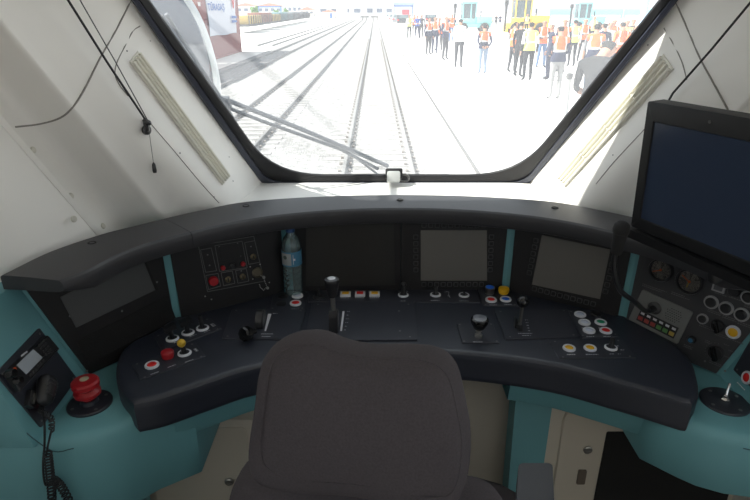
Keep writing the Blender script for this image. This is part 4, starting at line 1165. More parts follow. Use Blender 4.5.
# ------------------------------------------------------------------ exterior rear-view mirror
mr_ = lambda u, v, d=0: on_plane(u, v, V((-.60, 2.02, 1.47)) + MN * d, MN)
MN = V((-.09, -1, .0)).normalized()
pm_ = [(150, -30), (176, -18), (194, 5), (206, 30), (214, 55), (219, 78), (220, 98), (213, 112), (202, 110), (190, 92), (172, 60), (156, 25), (146, -5)]
ol = catmull([mr_(u, v) for u, v in pm_] + [mr_(*pm_[0])], 4)[:-1]
em = thing('exterior_mirror', mr_(190, 110), 'rounded exterior rear-view mirror in pale housing outside left windscreen edge', 'mirror')
MB().pillow(ol, MN, .05, .016, .0, 6).build('housing', mat('mirror_housing', (.62, .64, .65), .4), em, ang=70)
c_ = cen(ol)
MB().prism([lerp(p, c_, .13) for p in ol], MN, .029, .001, .02).build('mirror_glass', mat('mirror_silver', (.42, .44, .46), .03, 1.0), em)
MB().tube([mr_(160, 0, -.02), mr_(150, -25, -.02), V((-.80, 1.75, 1.95)), V((-.86, 1.35, 2.0))], .012, 8).build('mirror_arm', M_blk, em)

# ------------------------------------------------------------------ wiper outside the glass
D_ = -.045
wq = lambda u, v, d=D_: wpix(u, v, d)
wi = thing('windscreen_wiper', wq(388, 170), 'long twin-arm windscreen wiper parked along the left glass edge', 'wiper')
M_wip = mat('wiper_grey', (.10, .11, .125), .5, .2)
MB().tube([wq(224, 99), wq(300, 128.5), wq(388, 166)], .0072, 8).build('arm', M_wip, wi)
MB().tube([wq(226, 107), wq(262, 121), wq(340, 149), wq(378, 169)], .0058, 8).build('arm', M_wip, wi)
MB().tube([wq(338, 147), wq(352, 155), wq(380, 176)], .004, 8).build('arm_brace', M_wip, wi)
MB().box((0, 0, 0), (.034, .045, .014), frame(wq(225, 103), WN)).build('blade_joint', M_wip, wi, bevel=.004)
MB().tube(catmull([wq(166, 14), wq(192, 55), wq(224, 103), wq(245, 140), wq(260, 170)], 6), .0055, 8).build('blade_spine', M_wip, wi)
MB().tube(catmull([wq(161, 16, -.02), wq(186, 56, -.02), wq(217, 105, -.02), wq(240, 144, -.02), wq(258, 172, -.02)], 6), .005, 6).build('blade_rubber', M_rubber, wi)
MB().tube(catmull([wq(192, 55), wq(206, 82, -.03), wq(224, 103)], 5), .004, 6).build('blade_yoke', M_wip, wi)
MB().tube(catmull([wq(224, 103), wq(236, 132, -.03), wq(245, 140)], 5), .004, 6).build('blade_yoke', M_wip, wi)
# wiper shaft fitting on the gasket, inside
wf = thing('wiper_fitting', wpix(394, 182, .02), 'silver wiper shaft block on the bottom windscreen gasket', 'fitting')
p = wpix(393.5, 177, .035)
MB().box((0, 0, 0), (.043, .036, .04), frame(p, (0, -.9, .35))).build('block', mat('silver_paint', (.55, .57, .56), .35, .3), wf, bevel=.007)
MB().box((.002, .012, -.012), (.056, .034, .03), frame(p, (0, -.9, .35))).build('mounting', M_rubber, wf, bevel=.006)
c_ = wpix(404, 178, .03); MB().tube([c_ + V((.016 * math.cos(a), 0, .012 * math.sin(a))) for a in [2 * PI * k / 16 for k in range(17)]], .004, 8).build('cable_loop', mat('loop_grey', (.10, .10, .10), .4), wf)

# ================================================================== PEOPLE
def make_pose(arms, legs='stand', head='up'):
    J = {}; B = []
    def j(n_, p, r): J[n_] = (V(p), r)
    j('pelvis', (0, 0, .97), .135); j('waist', (0, 0, 1.10), .125); j('chest', (0, 0, 1.27), .148); j('upper', (0, -.005, 1.39), .115)
    j('neck0', (0, 0, 1.47), .062); j('neck1', (0, .012, 1.53), .055)
    hd = V((0, .02, 1.53)); tilt = {'up': 0, 'down': -.95, 'slight': -.3}[head]
    Rh = Matrix.Rotation(tilt, 3, 'X')
    hp = lambda p: hd + Rh @ (V(p) - hd)
    if head == 'down':
        j('neck0', (0, .03, 1.46), .065); j('neck1', (0, .075, 1.50), .058); hd = V((0, .085, 1.50)); hp = lambda p: hd + Rh @ (V(p) - V((0, .02, 1.53)))
    j('head0', hp((0, .03, 1.585)), .078); j('head1', hp((0, .02, 1.655)), .092); j('head2', hp((0, .01, 1.71)), .070)
    B += [('pelvis', 'waist', 't'), ('waist', 'chest', 't'), ('chest', 'upper', 't'), ('upper', 'neck0', 'n'), ('neck0', 'neck1', 'n'), ('neck1', 'head0', 'h'), ('head0', 'head1', 'h'), ('head1', 'head2', 'h')]
    for s, S in ((-1, 'L'), (1, 'R')):
        A = {'down': [(.235, -.03, 1.13), (.25, .04, .90), (.25, .06, .83)],
             'fold': [(.24, -.01, 1.13), (.10, .20, 1.10), (.02, .23, 1.12)],
             'behind': [(.25, -.08, 1.14), (.12, -.19, .98), (.05, -.21, .95)],
             'phone': [(.25, .10, 1.20), (.13, .27, 1.36), (.09, .30, 1.42)],
             'swing': [(.235, -.10 * s, 1.14), (.24, .02 - .16 * s, .92), (.235, .06 - .18 * s, .86)],
             'read': [(.23, .0, 1.13), (.13, .22, 1.05), (.09, .28, 1.07)]}[arms]
        j('sh' + S, (s * .185, 0, 1.405), .066); j('el' + S, (s * A[0][0], *A[0][1:]), .047); j('wr' + S, (s * A[1][0], *A[1][1:]), .031); j('pa' + S, (s * A[2][0], *A[2][1:]), .034)
        B += [('upper', 'sh' + S, 't'), ('sh' + S, 'el' + S, 'u'), ('el' + S, 'wr' + S, 'f'), ('wr' + S, 'pa' + S, 'a')]
        lg = {'stand': (.0, .0, 0), 'walk': (.10 * s, .16 * s, .0), 'apart': (.02 * s, .03 * s, .05)}[legs]
        j('hi' + S, (s * .088, 0, .90), .098); j('kn' + S, (s * (.10 + lg[2] * .5), .025 + lg[0], .50), .062); j('an' + S, (s * (.105 + lg[2]), -.015 + lg[1], .085), .043); j('to' + S, (s * (.12 + lg[2]), .125 + lg[1], .035), .036)
        B += [('pelvis', 'hi' + S, 'l'), ('hi' + S, 'kn' + S, 'l'), ('kn' + S, 'an' + S, 'l'), ('an' + S, 'to' + S, 's')]
    names = list(J); me = bpy.data.meshes.new('sk'); bm = bmesh.new(); sk = bm.verts.layers.skin.verify()
    vs = {}
    for n_ in names:
        v = bm.verts.new(J[n_][0]); v[sk].radius = (J[n_][1],) * 2; v[sk].use_root = (n_ == 'pelvis'); vs[n_] = v
    for a, b, _ in B: bm.edges.new((vs[a], vs[b]))
    bm.to_mesh(me); bm.free()
    ob = bpy.data.objects.new('sk', me); COL.objects.link(ob)
    md = ob.modifiers.new('skin', 'SKIN'); md.use_smooth_shade = True
    sb = ob.modifiers.new('sub', 'SUBSURF'); sb.levels = 2; sb.render_levels = 2
    dg = bpy.context.evaluated_depsgraph_get(); ev = ob.evaluated_get(dg); em_ = bpy.data.meshes.new_from_object(ev)
    bpy.data.objects.remove(ob)
    bm = bmesh.new(); bm.from_mesh(em_)
    for zc in (.905, .935, 1.125, 1.175, 1.475, 1.33):
        bmesh.ops.bisect_plane(bm, geom=bm.verts[:] + bm.edges[:] + bm.faces[:], plane_co=(0, 0, zc), plane_no=(0, 0, 1))
    for xc in (-.205, .205):
        bmesh.ops.bisect_plane(bm, geom=bm.verts[:] + bm.edges[:] + bm.faces[:], plane_co=(xc, 0, 0), plane_no=(1, 0, 0))
    bm.to_mesh(em_); bm.free()
    verts = [v.co.copy() for v in em_.vertices]; faces = [tuple(p.vertices) for p in em_.polygons]
    bpy.data.meshes.remove(em_)
    for v in verts:
        if abs(v.x) < .21 and .84 < v.z < 1.46 and abs(v.y) < .17: v.y *= .78; v.x *= 1.10
    segs = [(J[a][0], J[b][0], c, (J[a][1] + J[b][1]) / 2) for a, b, c in B]
    def near(p):
        best = None
        for a, b, c, rad in segs:
            d = b - a; t_ = max(0, min(1, (p - a).dot(d) / d.length_squared)); q = (p - a - d * t_).length / rad
            if best is None or q < best[0]: best = (q, c)
        return best[1]
    mats = []; vf = []; vb = []
    Rinv = Rh.inverted()
    for f in faces:
        c = sum((verts[i] for i in f), V((0, 0, 0))) / len(f); k = near(c)
        if k == 't': mi = 1 if c.z > .935 else 2
        elif k == 'n': mi = 0 if c.z > 1.475 else 1
        elif k == 'h':
            lp = Rinv @ (c - hd) + V((0, .02, 1.53))
            mi = 4 if (lp.z > 1.705 or (lp.y < .0 and lp.z > 1.575) or (lp.y < .04 and lp.z > 1.645)) else 0
        elif k == 'u': mi = 1
        elif k == 'f': mi = 6
        elif k == 'a': mi = 0
        elif k == 'l': mi = 2 if c.z < .935 else 1
        else: mi = 3
        mats.append(mi)
        if k in ('t', 'n', 'u', 'l') and .905 < c.z < 1.475 and abs(c.x) < .205 and not (k == 'u' and c.z < 1.33): vf.append(f)
    # face features, ears and fingers grow out of the same body mesh
    x = MB()
    hx = lambda p: hp(p) if head != 'down' else hd + Rh @ (V(p) - V((0, .02, 1.53)))
    k0 = len(verts); ex_m = []
    def addm(mb, mi):
        k = len(verts)
        verts.extend(mb.v); faces.extend([tuple(i + k for i in f) for f in mb.f]); mats.extend([mi] * len(mb.f))
    addm(MB().add([hx(p) for p in ((-.014, .105, 1.625), (.014, .105, 1.625), (0, .132, 1.63), (0, .108, 1.675))], [(0, 2, 3), (2, 1, 3), (0, 1, 2), (0, 3, 1)]), 0)
    for s in (-1, 1):
        addm(MB().ball(hx((s * .034, .103, 1.668)), .011, 6), 5)
        addm(MB().ball(hx((s * .092, .01, 1.65)), .022, 6), 0)
    addm(MB().add([hx(p) for p in ((-.026, .106, 1.598), (.026, .106, 1.598), (.026, .111, 1.606), (-.026, .111, 1.606))], [(0, 1, 2, 3)]), 7)
    for S in 'LR':
        w_, p_ = J['wr' + S][0], J['pa' + S][0]; d = (p_ - w_).normalized(); sd_ = d.cross(V((1, 0, 0)) if abs(d.x) < .7 else V((0, 1, 0))).normalized(); bend = d.cross(sd_) * (.012 if S == 'L' else -.012)
        for q, (o_, l_) in enumerate(((-.027, .060), (-.009, .072), (.009, .068), (.027, .052))):
            b_ = p_ + sd_ * o_ + d * .015; addm(MB().tube([b_, b_ + d * l_ * .5, b_ + d * l_ + bend], [.0095, .009, .007], 5), 0)
        b_ = p_ - d * .015 - sd_ * .028; addm(MB().tube([b_, b_ - sd_ * .022 + d * .02, b_ - sd_ * .026 + d * .045], [.011, .010, .008], 5), 0)
    body = bpy.data.meshes.new('person_body'); body.from_pydata(verts, [], faces)
    for k in range(8): body.materials.append(None)
    body.polygons.foreach_set('material_index', mats); body.polygons.foreach_set('use_smooth', [True] * len(faces)); body.update()
    # vest shell
    used = sorted({i for f in vf for i in f}); ix = {i: k for k, i in enumerate(used)}
    nv = {i: V((0, 0, 0)) for i in used}
    for f in vf:
        nn = (verts[f[1]] - verts[f[0]]).cross(verts[f[2]] - verts[f[0]]).normalized()
        for i in f: nv[i] += nn
    vv = []
    for i in used:
        q = verts[i] + nv[i].normalized() * .017
        vv.append(q)
    vest = bpy.data.meshes.new('safety_vest'); vest.from_pydata(vv, [], [tuple(ix[i] for i in f) for f in vf])
    mi = []
    for f in vf:
        c = sum((verts[i] for i in f), V((0, 0, 0))) / len(f)
        mi.append(1 if (1.125 < c.z < 1.175) or (abs(abs(c.x) - .12) < .014 and c.z > 1.175) else (2 if c.z < 1.13 else 0))
    for k in range(3): vest.materials.append(None)
    vest.polygons.foreach_set('material_index', mi); vest.polygons.foreach_set('use_smooth', [True] * len(vf)); vest.update()
    return body, vest
POSE = {k: make_pose(*a) for k, a in {'down': ('down', 'stand', 'up'), 'fold': ('fold', 'apart', 'up'), 'behind': ('behind', 'stand', 'slight'), 'phone': ('phone', 'stand', 'up'), 'walk': ('swing', 'walk', 'up'), 'read': ('read', 'stand', 'slight'), 'bow': ('read', 'apart', 'down')}.items()}
CC = {'navy': (.02, .025, .06), 'black': (.012, .012, .014), 'dark': (.03, .03, .035), 'grey': (.20, .20, .21), 'white': (.75, .75, .74), 'jeans': (.10, .17, .32), 'lightgrey': (.28, .275, .27), 'blue': (.05, .10, .35),
      'orange': (.95, .17, .05), 'yellow': (.78, .85, .22), 'band': (.70, .70, .68), 'skin': (.45, .24, .16), 'hair': (.015, .012, .010), 'greyhair': (.22, .21, .20), 'lip': (.30, .10, .08), 'paleblue': (.20, .27, .38), 'charcoal': (.022, .022, .024)}
cm = lambda k: mat('cloth_' + k, CC[k], .85)
def person(u, head, feet, yaw, pose, shirt, trousers, vest, label, sleeve=None, hair='hair', lower=None, base=None, scale=None, group='people on the platform', pos=None):
    z0 = PZ if base is None else base
    p = gp(u, feet, z0) if pos is None else V(pos)
    if scale is None:
        z = at_y(u, head, p.y).z; scale = max(.9, min(1.1, (z - z0) / 1.77))
    body, vs = POSE[pose]
    r = thing('person', p, label, 'person', group)
    o = bpy.data.objects.new('body', body); COL.objects.link(o); o.parent = r
    ms = [cm('skin'), cm(shirt), cm(trousers), cm('dark'), cm(hair), cm('black'), cm(sleeve or shirt) if (sleeve or shirt) != 'bare' else cm('skin'), cm('lip')]
    for k, m_ in enumerate(ms):
        o.material_slots[k].link = 'OBJECT'; o.material_slots[k].material = m_
    if vest:
        q = bpy.data.objects.new('safety_vest', vs); COL.objects.link(q); q.parent = r
        for k, m_ in enumerate((cm(vest), cm('band'), cm(lower or vest))):
            q.material_slots[k].link = 'OBJECT'; q.material_slots[k].material = m_
        q['label'] = {'orange': 'orange high-visibility vest', 'yellow': 'yellow high-visibility vest'}.get(vest, 'vest')
    r.rotation_euler = (0, 0, math.radians(yaw)); r.scale = (scale,) * 3
    return r
PEOPLE = [
 (409, 14, 39, 200, 'fold', 'white', 'dark', 'yellow', 'person in yellow vest at the left end of crowd, by parked cars', None, None),
 (414, 13.5, 36, 180, 'down', 'dark', 'dark', 'orange', 'small person in orange vest behind the leftmost yellow vest', None, None),
 (417, 14.5, 39, 185, 'fold', 'blue', 'navy', None, 'person in blue top with arms folded, right of leftmost yellow vest', 'white', None),
 (421, 14, 38.5, 160, 'down', 'dark', 'dark', None, 'person in dark clothes standing beside the blue-topped person', None, None),
 (428, 17, 55, 215, 'down', 'navy', 'dark', 'orange', 'first orange-vested person of the left trio, dark trousers', None, 'navy'),
 (434.5, 16, 54, 170, 'down', 'navy', 'navy', 'orange', 'middle orange-vested person of the left trio, navy trousers', None, 'navy'),
 (438.5, 16.5, 51, 150, 'fold', 'navy', 'dark', 'orange', 'orange-vested person half hidden behind the left trio', None, None),
 (444.5, 15, 60, 225, 'fold', 'navy', 'dark', 'orange', 'orange-vested person with folded arms just left of white shirt', None, 'navy'),
 (451, 13, 42, 180, 'phone', 'navy', 'jeans', 'orange', 'orange-vested person raising hands, in front of teal machine cab', None, None),
 (458, 17, 68, -20, 'read', 'white', 'dark', None, 'person in white shirt and dark grey trousers seen from behind', None, None),
 (482, 23, 74, 5, 'behind', 'navy', 'paleblue', 'orange', 'lone person in orange vest and pale jeans with hands behind back', None, 'navy'),
 (491, 15.5, 28.5, 180, 'down', 'white', 'dark', 'yellow', 'tiny far person in yellow vest between teal and yellow machines', None, None),
 (495.5, 16, 28.5, 180, 'down', 'dark', 'dark', None, 'tiny far person in dark clothes beside the far yellow vest', None, None),
 (499.5, 16, 28, 170, 'fold', 'navy', 'navy', None, 'tiny far person in navy next to yellow machine wheel', None, None),
 (511, 20, 73, -70, 'fold', 'dark', 'dark', 'orange', 'orange-vested person in profile at left of the middle group', None, None),
 (517, 19.5, 77, -50, 'down', 'black', 'black', None, 'person all in black left of the large yellow vest', None, None),
 (526.5, 20, 81, 5, 'down', 'white', 'black', 'yellow', 'person in pale yellow vest and black trousers, back turned', 'black', None),
 (540, 19, 68, 185, 'fold', 'dark', 'jeans', 'orange', 'facing person in orange vest and blue jeans, arms crossed', None, None),
 (547, 22, 80, 90, 'down', 'navy', 'navy', None, 'navy-clad person half hidden behind the nearest orange vest', None, None),
 (553.5, 23, 100, 3, 'read', 'navy', 'lightgrey', 'orange', 'nearest orange and navy vest seen from behind, light grey trousers', None, 'navy'),
 (559.5, 17.5, 72, 170, 'down', 'navy', 'lightgrey', 'orange', 'orange-vested person between nearest orange vest and yellow vest', None, None),
 (570.5, 18, 67, 0, 'down', 'white', 'dark', 'yellow', 'person in yellow vest, back turned, right of nearest orange vest', None, None),
 (580.5, 17.5, 62, 180, 'fold', 'navy', 'dark', 'orange', 'facing orange-vested person above the grey-sleeved one', None, None),
 (588, 21, 96, -15, 'down', 'grey', 'jeans', 'orange', 'person with grey sleeves, orange and navy vest, blue jeans', 'skin', 'navy'),
 (591, 15.5, 46, 180, 'down', 'white', 'dark', 'yellow', 'small yellow-vested person in front of second teal machine', None, None),
 (597.5, 21, 82, 15, 'down', 'navy', 'navy', None, 'person in dark navy right of the grey-sleeved person', None, None),
 (603, 20, 78, 190, 'down', 'white', 'navy', None, 'facing person in white shirt with dark trousers, right group', None, None),
 (608, 18, 66, 180, 'fold', 'dark', 'dark', 'orange', 'small orange-vested person behind the white-shirted right one', None, None),
 (614.5, 19.5, 86, 10, 'read', 'orange', 'navy', 'orange', 'person with orange sleeves and vest, back turned, right group', None, None),
 (620, 18.5, 70, 170, 'phone', 'grey', 'dark', 'yellow', 'person lifting a hand, yellow vest, far in right group', None, None),
 (627, 23, 88, 180, 'fold', 'orange', 'dark', 'orange', 'facing person in orange beside the windscreen edge', None, None),
 (626.5, 17.5, 66, 180, 'down', 'dark', 'dark', None, 'dark-clothed person behind the facing orange one, near pale pole', None, None),
 (641, 17.5, 80, 180, 'down', 'grey', 'dark', 'orange', 'grey-haired person right of the pale blue pole', None, None),
]
for u, hd_, ft, yaw, pose, shirt, trou, vest, label, sleeve, lower in PEOPLE:
    person(u, hd_, ft, yaw, pose, shirt, trou, vest, label, sleeve, 'greyhair' if 'grey-haired' in label else 'hair', lower)
person(0, 0, 0, -48, 'bow', 'charcoal', 'jeans', None, 'near person in black t-shirt with bowed head at right glass edge', 'skin', pos=(2.42, 6.7, PZ), scale=1.03)
person(0, 0, 0, 180, 'down', 'dark', 'dark', 'orange', 'orange-vested person reflected in the exterior mirror', pos=(-4.2, -6.0, PZ - .3), scale=1.0, group='people behind the train')
struct(MB().span(-30, -1.75, -60, -3, GZ - .3, PZ - .3), 'floor_rear_platform', mat('asphalt', (.16, .16, .165), .9))
q = MB().span(-2.35, -2.22, -60, -3, PZ - .3, PZ - .296).build('trim_4', mat('yellow_line', (.75, .55, .08), .7)); q['kind'] = 'structure'
struct(MB().span(-30, -4.5, -40, -39, PZ - .3, PZ + 8), 'wall_rear_building', mat('rear_building', (.30, .33, .38), .8))

# ================================================================== MACHINES, CARS, BUILDINGS
M_glassd = mat('vehicle_glass', (.10, .13, .14), .1, spec=.8)
M_tyre = mat('tyre', (.05, .05, .05), .9)
def wheel(c, r_, w_, parent, hub):
    M = frame(c, (0, -1, 0))
    o = MB().lathe(M, [(r_ * .55, -w_ / 2), (r_ * .92, -w_ / 2), (r_, -w_ * .3), (r_, w_ * .3), (r_ * .92, w_ / 2), (r_ * .55, w_ / 2)], 20).build('wheel', M_tyre, parent)
    MB().lathe(M, [(r_ * .55, -w_ * .35), (r_ * .55, w_ * .38), (r_ * .2, w_ * .42), (r_ * .01, w_ * .42)], 16).build('hub', hub, o)
def machine(u, row, col, flip, label, name='work_machine', sc_=1.0):
    p = gp(u, row, PZ); m_ = mat('machine_' + name + str(flip), col, .5)
    t_ = thing(name, p, label, 'machine')
    f = -1 if flip else 1
    S = lambda x0, x1, y0, y1, z0, z1: MB().span(p.x + sc_ * min(f * x0, f * x1), p.x + sc_ * max(f * x0, f * x1), p.y + y0 * sc_, p.y + y1 * sc_, p.z + z0 * sc_, p.z + z1 * sc_)
    S(-1.6, 1.7, -.7, .7, .45, .85).build('chassis', m_, t_, bevel=.04)
    S(.25, 1.75, -.75, .75, .85, 1.45).build('engine_hood', m_, t_, bevel=.08)
    S(-1.15, .2, -.72, .72, .85, 1.25).build('cab_body', m_, t_, bevel=.05)
    for x in (-1.12, -.35, .14):
        for y in (-.68, .68): S(x, x + .09, y - .05, y + .05, 1.2, 2.65).build('cab_pillar', m_, t_)
    S(-1.2, .28, -.78, .78, 2.62, 2.78).build('cab_roof', m_, t_, bevel=.05)
    for a, b in ((-1.02, -.36), (-.25, .13)): S(a, b, -.66, -.64, 1.28, 2.6).build('window', M_glassd, t_)
    S(-1.1, -1.08, -.6, .6, 1.28, 2.6).build('windscreen', M_glassd, t_)
    S(.7, .8, -.1, 0, 1.4, 1.95).build('exhaust', M_tyre, t_)
    S(-1.75, -1.6, -.7, .7, .15, .8).build('front_plate', m_, t_, bevel=.03)
    S(-1.9, -1.75, -.5, -.3, .2, 2.3).build('mast', M_tyre, t_); S(-1.95, -1.7, -.6, -.2, 2.2, 2.6).build('mast_head', M_tyre, t_, bevel=.04)
    for x in (-1.0, 1.05):
        for y in (-.75, .75): wheel(V((p.x + f * x * sc_, p.y + y * sc_, p.z + .45 * sc_)), .45 * sc_, .3 * sc_, t_, m_)
machine(472, 32.5, (.25, .62, .64), False, 'pale teal work machine with glazed cab behind the white-shirted person', 'teal_machine')
machine(525, 34, (.88, .58, .06), False, 'yellow work machine with open cab behind the middle group', 'yellow_machine', 1.1)
machine(585, 31, (.28, .66, .68), False, 'second pale teal work machine behind the right group', 'teal_machine', 1.0)
person(519.5, 9, 25, 180, 'read', 'dark', 'dark', 'yellow', 'person in yellow vest standing beside the yellow machine cab', base=PZ + .75, scale=1.0, pos=(gp(519.5, 33.5, PZ).x, gp(519.5, 33.5, PZ).y - 2.4, PZ))

def car(u, row, col, label):
    p = gp(u, row, PZ); m_ = mat('car_' + col, {'white': (.7, .7, .7), 'grey': (.22, .23, .25), 'black': (.03, .03, .035), 'silver': (.42, .43, .45)}[col], .3, coat=.5)
    c = thing('parked_car', p, label, 'car', 'cars parked in a row by the sheds')
    pr = [(-2.1, .35), (-2.15, .75), (-2.0, .95), (-1.3, 1.42), (.4, 1.45), (1.2, .98), (2.05, .85), (2.15, .40)]
    MB().rings([[V((p.x + x, p.y + y, p.z + z)) for y, z in pr] for x in (-.85, .85)]).build('car_body', m_, c, bevel=.05)
    MB().add([V((p.x + x, p.y + y, p.z + z)) for x, y, z in ((-.68, -1.98, 1.0), (.68, -1.98, 1.0), (.6, -1.42, 1.38), (-.6, -1.42, 1.38))], [(0, 1, 2, 3)]).build('rear_window', M_glassd, c, recalc=False)
    for s in (-1, 1):
        MB().span(p.x + s * .72 - .12, p.x + s * .72 + .12, p.y - 2.18, p.y - 2.1, p.z + .68, p.z + .85).build('tail_lamp', M_red, c)
        for y in (-1.35, 1.35):
            M = frame(V((p.x + s * .80, p.y + y, p.z + .32)), (s, 0, 0)); MB().lathe(M, [(.32, -.1), (.32, .1), (.1, .1)], 14).build('wheel', M_tyre, c)
for u, row, col, lb in ((389.5, 22, 'white', 'white car at the far end of the parked row'), (393.5, 23, 'silver', 'silver car second from far end of the parked row'), (397.5, 24, 'grey', 'grey car in the middle of the parked row'), (402.5, 25.5, 'black', 'black car nearest the crowd in the parked row'), (430, 24, 'black', 'black vehicle behind the orange-vested trio')):
    car(u, row, col, lb)

def block(name, u0, u1, vt, vb, D, z, col, label, roof=None, gable=0, depth=14, cat='building', wins=0, door=None, band=None):
    a = at_y(u0, vb, D); b = at_y(u1, vb, D); top = at_y(u0, vt, D).z
    t_ = thing(name, ((a.x + b.x) / 2, D + depth / 2, z), label, cat)
    MB().span(a.x, b.x, D, D + depth, z, top).build('wall', mat('wall_' + '_'.join(str(int(c * 99)) for c in col), col, .8), t_)
    cxx = (a.x + b.x) / 2; ov = (b.x - a.x) * .03
    if gable:
        gz = at_y(u0, vt - gable, D).z
        MB().rings([[V((a.x - ov, y, top)), V((b.x + ov, y, top)), V((cxx, y, gz))] for y in (D - .5, D + depth + .5)]).build('roof', mat('roof_' + label[:12], roof or (.6, .6, .62), .7), t_)
    elif roof:
        MB().span(a.x - ov, b.x + ov, D - .4, D + depth, top, top + .8).build('roof', mat('roof_' + label[:12], roof, .7), t_)
    for k in range(wins):
        x = a.x + (b.x - a.x) * (k + .5) / wins; w_ = (b.x - a.x) / wins * .28; h_ = (top - z)
        MB().span(x - w_, x + w_, D - .15, D + .05, z + h_ * .45, z + h_ * .75).build('window', mat('far_window', (.15, .18, .24), .4), t_)
    if door:
        dc, d0, d1, dh = door
        MB().span(a.x + (b.x - a.x) * d0, a.x + (b.x - a.x) * d1, D - .2, D + .05, z, z + (top - z) * dh).build('door', mat('door_' + label[:12], dc, .6), t_)
    if band:
        MB().span(a.x, b.x, D - .25, D + .05, top - (top - z) * .14, top).build('fascia_band', mat('band_' + label[:12], band, .6), t_)
        for x in (a.x, b.x - (b.x - a.x) * .05): MB().span(x, x + (b.x - a.x) * .05, D - .25, D + .05, z, top).build('fascia_band', mat('band_' + label[:12], band, .6), t_)
    return t_
G0 = GZ
for q in range(3): pass
block('train_shed', 365, 394, 5.5, 18, 290, G0, (.72, .72, .73), 'white gabled shed at the end of the straight track', (.62, .63, .66), 5, door=None, wins=3)
block('train_shed', 318, 363, 6, 18, 300, G0, (.70, .71, .73), 'white gabled shed left of the end-of-track shed', (.55, .58, .64), 6, wins=4)
block('white_tower', 336.5, 347, -12, 19, 270, G0, (.78, .78, .80), 'tall white tower block in front of the left shed', depth=6)
block('blue_shed', 394, 413, 5, 17, 230, G0 + 1, (.62, .64, .70), 'pale shed with blue frame and red door behind the parked cars', (.30, .38, .60), 0, door=((.45, .06, .08), .42, .80, .62), band=(.16, .24, .50))
block('storage_tank', 317, 325.5, 8, 18, 320, G0, (.50, .52, .55), 'grey storage building beside small red-roofed house', (.25, .38, .55), 3, depth=10, cat='tank')
block('house', 322, 335, 12, 18.5, 280, G0, (.70, .66, .62), 'small white house with red roof and blue door left of tower', (.55, .20, .14), 2, door=((.08, .18, .50), .62, .78, .8))
block('house', 300, 314, 10, 17, 400, G0, (.66, .62, .58), 'far red-roofed house above the end of the wagon row', (.52, .22, .16), 3, wins=3)
block('apartment_house', 283, 302, 5, 16, 450, G0, (.70, .71, .72), 'white apartment house above the middle of the wagon row', (.6, .6, .62), 0, wins=4)
block('apartment_house', 258, 282, 6, 16, 420, G0, (.62, .65, .70), 'apartment house with blue bands and red roof above the wagons', (.55, .24, .18), 3, wins=4, band=(.12, .25, .55))
block('house', 236, 257, 6, 16, 430, G0, (.68, .62, .58), 'red-roofed house just right of the container', (.55, .25, .20), 3, wins=3)
def tree(u, vt, vb, D, label, col):
    p = at_y(u, vb, D); p.z = G0; top = at_y(u, vt, D).z; hh = top - p.z
    t_ = thing('tree', p, label, 'tree', 'green trees beyond the wagons')
    MB().tube([p, p + V((0, 0, hh * .5))], hh * .04, 6).build('trunk', M_fast, t_)
    m_ = MB(); rn = random.Random(int(u))
    for k in range(16): m_.ball(p + V((rn.uniform(-.3, .3) * hh, rn.uniform(-.3, .3) * hh, hh * rn.uniform(.4, .85))), hh * rn.uniform(.12, .2), 8)
    m_.build('crown', mat('leaf_green', col, .9, var=.3, scale=.5), t_)
tree(254.5, 6, 15, 380, 'green tree between the two red-roofed houses', (.10, .20, .06))
tree(277, 9, 16, 370, 'green tree before the blue-banded apartment house', (.10, .20, .06))
tree(286, 8, 16, 375, 'green tree before the white apartment house', (.10, .20, .06))

# freight wagons on the far siding
M_bog = mat('wagon_under', (.10, .10, .10), .8)
WC = [((.45, .32, .10), 'tan load'), ((.28, .12, .08), 'rust brown load'), ((.48, .34, .10), 'ochre load'), ((.16, .28, .30), 'teal load'), ((.18, .26, .28), 'grey-teal load'), ((.22, .24, .25), 'grey load'), ((.25, .25, .26), 'pale grey load'), ((.2, .21, .22), 'dark grey load'), ((.2, .2, .2), 'charcoal load')]
for k, (c, nm) in enumerate(WC):
    y0 = 98 + k * 13.6; x = -21.5 - k * .35; y1 = y0 + 12.4
    ordn = ['nearest', 'second', 'third', 'fourth', 'fifth', 'sixth', 'seventh', 'eighth', 'farthest'][k]
    wgn = thing('freight_wagon', (x, (y0 + y1) / 2, GZ), 'flat freight wagon with %s, %s to the container in its row' % (nm, ordn), 'wagon', 'freight wagons on the far siding')
    MB().span(x - 1.4, x + 1.4, y0, y1, GZ + .95, GZ + 1.3).build('wagon_bed', M_bog, wgn)
    MB().span(x - 1.3, x + 1.3, y0 + .5, y1 - .5, GZ + 1.3, GZ + 2.6 + .4 * (k % 2)).build('load', mat('load_' + str(k), c, .8, var=.3, scale=.6), wgn, bevel=.15)
    for s in range(7): MB().span(x + 1.35, x + 1.47, y0 + .4 + s * 1.9, y0 + .55 + s * 1.9, GZ + 1.2, GZ + 2.7).build('stanchion', M_bog, wgn)
    for y in (y0 + 1.4, y0 + 3.0, y1 - 3.0, y1 - 1.4):
        MB().lathe(frame(V((x + .85, y, GZ + .5)), (1, 0, 0)), [(.46, -.08), (.46, .08), (.1, .1)], 14).build('wheel', M_bog, wgn)
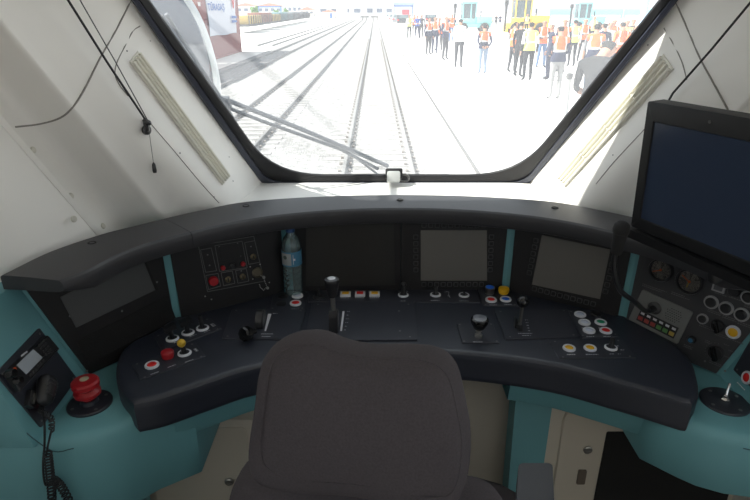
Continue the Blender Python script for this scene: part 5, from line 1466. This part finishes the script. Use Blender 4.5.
# pale teal train standing behind the machines
tp = gp(600, 20.5, PZ)
tt = thing('teal_train', (tp.x + 6, tp.y + 1.5, PZ), 'long pale teal train standing across the yard behind the crowd', 'train')
M_tt = mat('train_teal', (.22, .55, .58), .5)
prf = [(0, .6), (0, 2.2), (.25, 2.75), (.9, 3.05), (1.9, 3.05), (2.55, 2.75), (2.8, 2.2), (2.8, .6)]
for k in range(3):
    x0 = tp.x - 11 + k * 16; MB().rings([[V((x, tp.y + y, PZ + z * .8)) for y, z in prf] for x in (x0, x0 + 15.6)]).build('carriage', M_tt, tt)
    MB().span(x0 + .3, x0 + 15.3, tp.y - .03, tp.y + .02, PZ + .65, PZ + 1.1).build('white_band', mat('band_white', (.75, .76, .76), .6), tt)
pp_ = gp(636, 62, PZ)
o = MB().lathe(Matrix.Translation(pp_), [(.19, 0), (.19, .25), (.15, .3), (.13, 7.5)], 18).build('lamp_post', mat('post_blue', (.40, .58, .78), .5)); tag(o, 'thick pale blue post among the people at right', 'post')
for u, row, lb in ((422.5, 20, 'thin far lamp pole above the left of crowd'), (508, 24, 'thin far lamp pole left of the yellow machine'), (571.5, 22, 'thin far lamp pole left of second teal machine'), (622, 23, 'thin white pole left of the pale blue post')):
    p = gp(u, row, PZ); o = thing('lamp_pole', p, lb, 'pole', 'thin far lamp poles')
    MB().tube([p, p + V((0, 0, 9))], [.13, .08], 8).build('pole', mat('pole_grey', (.35, .36, .38), .6), o)
    MB().span(p.x - .8, p.x + .8, p.y - .15, p.y + .15, p.z + 5.4, p.z + 5.6).build('lamp_arm', MATS['pole_grey'], o)
# bollard near the kerb side crowd
p = at_y(566, 118, 7.3); top = at_y(569.5, 77, 7.3)
bo = thing('handrail_post', V((p.x, 7.3, PZ)), 'pale grey post with dark cap beside the bowed person', 'post')
MB().tube([V((p.x, 7.3, PZ)), top], .028, 12).build('post', mat('post_grey', (.45, .45, .44), .5), bo)
MB().lathe(frame(top, (0, 0, 1)), [(.036, -.02), (.042, 0), (.040, .04), (.01, .05)], 14).build('cap', mat('cap_grey', (.10, .10, .10), .6), bo)
# buffer stops at the end of the tracks
for x, lb in ((0, 'grey buffer stop closing the straight track'), (-3.95, 'grey buffer stop closing the track on the left')):
    b_ = thing('buffer_stop', (x, 232, GZ), lb, 'buffer stop')
    MB().span(x - 1.6, x + 1.6, 232, 232.6, GZ + .9, GZ + 1.5).build('beam', M_rail, b_)
    for s in (-1, 1): MB().span(x + s * .75 - .15, x + s * .75 + .15, 232.2, 233.6, GZ, GZ + 1.2).build('leg', M_rail, b_)
# distant wooded hill
hl = MB(); R = []
for k in range(61):
    x = -120 + k * 10; hgt = 7 + 15 * (1 / (1 + math.exp(-(x - 20) / 25))) + 2.2 * math.sin(k * 1.7) + 1.5 * math.sin(k * .6)
    R.append([V((x, 560, PZ - 2)), V((x, 590, PZ + hgt * .55)), V((x, 640, PZ + hgt))])
hl.rings(R, False, False, closed=False)
struct(hl, 'ground_hill', mat('hill_grey', (.30, .30, .33), .95, var=.35, scale=.12), recalc=False)
